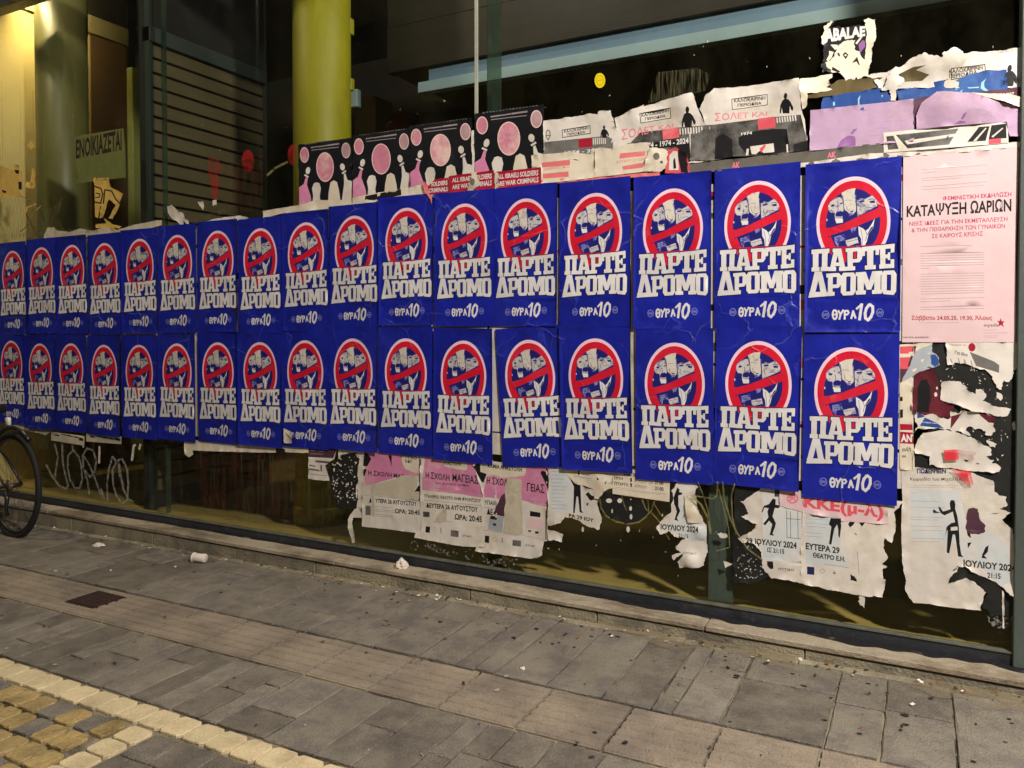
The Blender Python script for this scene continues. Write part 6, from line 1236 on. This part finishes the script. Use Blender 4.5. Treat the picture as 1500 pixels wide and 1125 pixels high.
def ground_band(name, m, x0, x1, ya, yb, zf, seed, n=150):
    V = []; F = []; 
    for i in range(n+1):
        x = x0+(x1-x0)*i/n; w = noise.noise(Vector((x*2.2, seed, 0)))*.5+noise.noise(Vector((x*9, seed, 3)))*.35+.5
        V += [(x, ya, zf(x)), (x, ya+(yb-ya)*max(.08, w), zf(x))]
        if i: k = 2*i; F.append([k-2, k-1, k+1, k])
    return tag(mesh(name, V, F, MATS[m]), kind='stuff')
ground_band('ledge_grime', 'grime_film', -7.5, .45, -.0125, -.05, lambda x: .1228, 3)  # dark bands with an uneven front edge along the back of the ledge
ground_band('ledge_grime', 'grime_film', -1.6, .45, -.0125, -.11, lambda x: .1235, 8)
ground_band('sand_deposit', 'sand_film', -3.4, .6, -.168, -.33, lambda x: gz(x)+.0050, 5)
ground_band('sand_deposit', 'sand_film', -1.3, .6, -.168, -.42, lambda x: gz(x)+.0058, 12)
# ------------------------------------------------------------------ bicycle at the left edge
BX, BY, SZ = -6.315, -.50, 1.205
bk = empty('bicycle', (BX, BY, gz(BX)), 'dark bicycle parked at the left edge, its rear wheel in front of the ledge', 'bicycle')
g0 = gz(BX)
def bp(x, z, dy=0): return (BX+x, BY+dy, g0+z*SZ)
def wheel(dx, name):
    r = .333; n = 56
    tyre = MB().tube([bp(dx+r*math.cos(2*math.pi*i/n), r*1.0+.004+r*math.sin(2*math.pi*i/n)) for i in range(n)], .021, 10, close=True).put('tyre', MATS['rubber'], None, True)
    wh = bpy.data.objects.new(name, None); col.objects.link(wh); wh.parent = bk; wh.empty_display_size = .1
    tyre.parent = wh; tyre.location = (-BX, -BY, -g0)
    rim = MB().tube([bp(dx+.306*math.cos(2*math.pi*i/n), r+.004+.306*math.sin(2*math.pi*i/n)) for i in range(n)], .011, 8, close=True).put('rim', MATS['rim_metal'], None, True); rim.parent = wh; rim.location = (-BX, -BY, -g0)
    hub = MB().tube([bp(dx, r, -.05), bp(dx, r, .05)], .02, 12).put('hub', MATS['rim_metal'], None, True); hub.parent = wh; hub.location = (-BX, -BY, -g0)
    for k in range(28):
        a = 2*math.pi*k/28; s = -1 if k % 2 else 1; a2 = a+.5*s*(1 if (k//2) % 2 else -1)
        sp_ = MB().tube([bp(dx+.02*math.cos(a2), r+.02*math.sin(a2), s*.03), bp(dx+.3*math.cos(a), r+.3*math.sin(a), 0)], .0014, 4).put('spoke', MATS['rim_metal'], None); sp_.parent = wh; sp_.location = (-BX, -BY, -g0)
wheel(0, 'rear_wheel'); wheel(-1.02, 'front_wheel')
def bpart(name, mb, m, smooth=True):
    o = mb.put(name, MATS[m], None, smooth); o.parent = bk; o.location = (-BX, -BY, -g0); return o
bpart('frame', MB().tube([bp(-.42, .28), bp(-.52, .55), bp(-.58, .80)], .017, 10).tube([bp(-.42, .28), bp(-.86, .68)], .02, 10).tube([bp(-.56, .72), bp(-.86, .74)], .017, 10).tube([bp(-.85, .62), bp(-.87, .8)], .019, 10)
      .tube([bp(-.42, .28, -.03), bp(0, .333, -.065)], .010, 8).tube([bp(-.42, .28, .03), bp(0, .333, .065)], .010, 8).tube([bp(-.56, .72, -.02), bp(-.2, .5, -.06), bp(0, .333, -.065)], .009, 8).tube([bp(-.56, .72, .02), bp(-.2, .5, .06), bp(0, .333, .065)], .009, 8), 'bike_frame')
bpart('fork', MB().tube([bp(-.87, .64, -.05), bp(-.95, .45, -.05), bp(-1.02, .333, -.05)], .010, 8).tube([bp(-.87, .64, .05), bp(-.95, .45, .05), bp(-1.02, .333, .05)], .010, 8), 'bike_frame')
bpart('seat_post', MB().tube([bp(-.58, .79), bp(-.61, .93)], .013, 8), 'rim_metal')
b = MB(); b.tube([bp(-.80, .945), bp(-.70, .95), bp(-.58, .955), bp(-.48, .962), bp(-.44, .955)], [.012, .022, .05, .075, .05], 12); bpart('saddle', b, 'rubber')
bpart('handlebar', MB().tube([bp(-.87, .8), bp(-.9, .9)], .012, 8).tube([bp(-.86, .93, -.28), bp(-.92, .92, -.1), bp(-.92, .92, .1), bp(-.86, .93, .28)], .012, 8), 'bike_frame')
bpart('crank', MB().tube([bp(-.42, .28, -.07), bp(-.30, .16, -.08)], .009, 8).tube([bp(-.42, .28, -.05), bp(-.42, .28, -.055)], .085, 24).tube([bp(-.34, .16, -.09), bp(-.26, .16, -.15)], .018, 6), 'rim_metal')
bpart('cassette', MB().tube([bp(0, .333, -.03), bp(0, .333, -.04)], .048, 20).tube([bp(0, .333, -.041), bp(0, .333, -.047)], .036, 20), 'chain_metal')
bpart('derailleur', MB().tube([bp(.0, .31, -.06), bp(.035, .26, -.07), bp(.02, .2, -.07), bp(.04, .15, -.07)], [.012, .018, .012, .016], 8), 'bike_frame')
bpart('chain', MB().tube([bp(0, .375, -.038), bp(-.42, .35, -.052)], .004, 5).tube([bp(.03, .16, -.06), bp(-.42, .20, -.052)], .004, 5), 'chain_metal')
bpart('mudguard', MB().tube([bp(.375*math.cos(R_(a)), .337+.375*math.sin(R_(a))) for a in range(55, 150, 8)], .017, 8), 'bike_frame')
bpart('rear_light', MB().box(BX+.0, BY-.06, g0+.735*SZ, BX+.05, BY-.035, g0+.785*SZ, .006), 'lamp_plastic')
bpart('leather_bag', MB().box(BX-.45, BY-.09, g0+.80*SZ, BX-.19, BY+.07, g0+.855*SZ, .012), 'bike_frame')
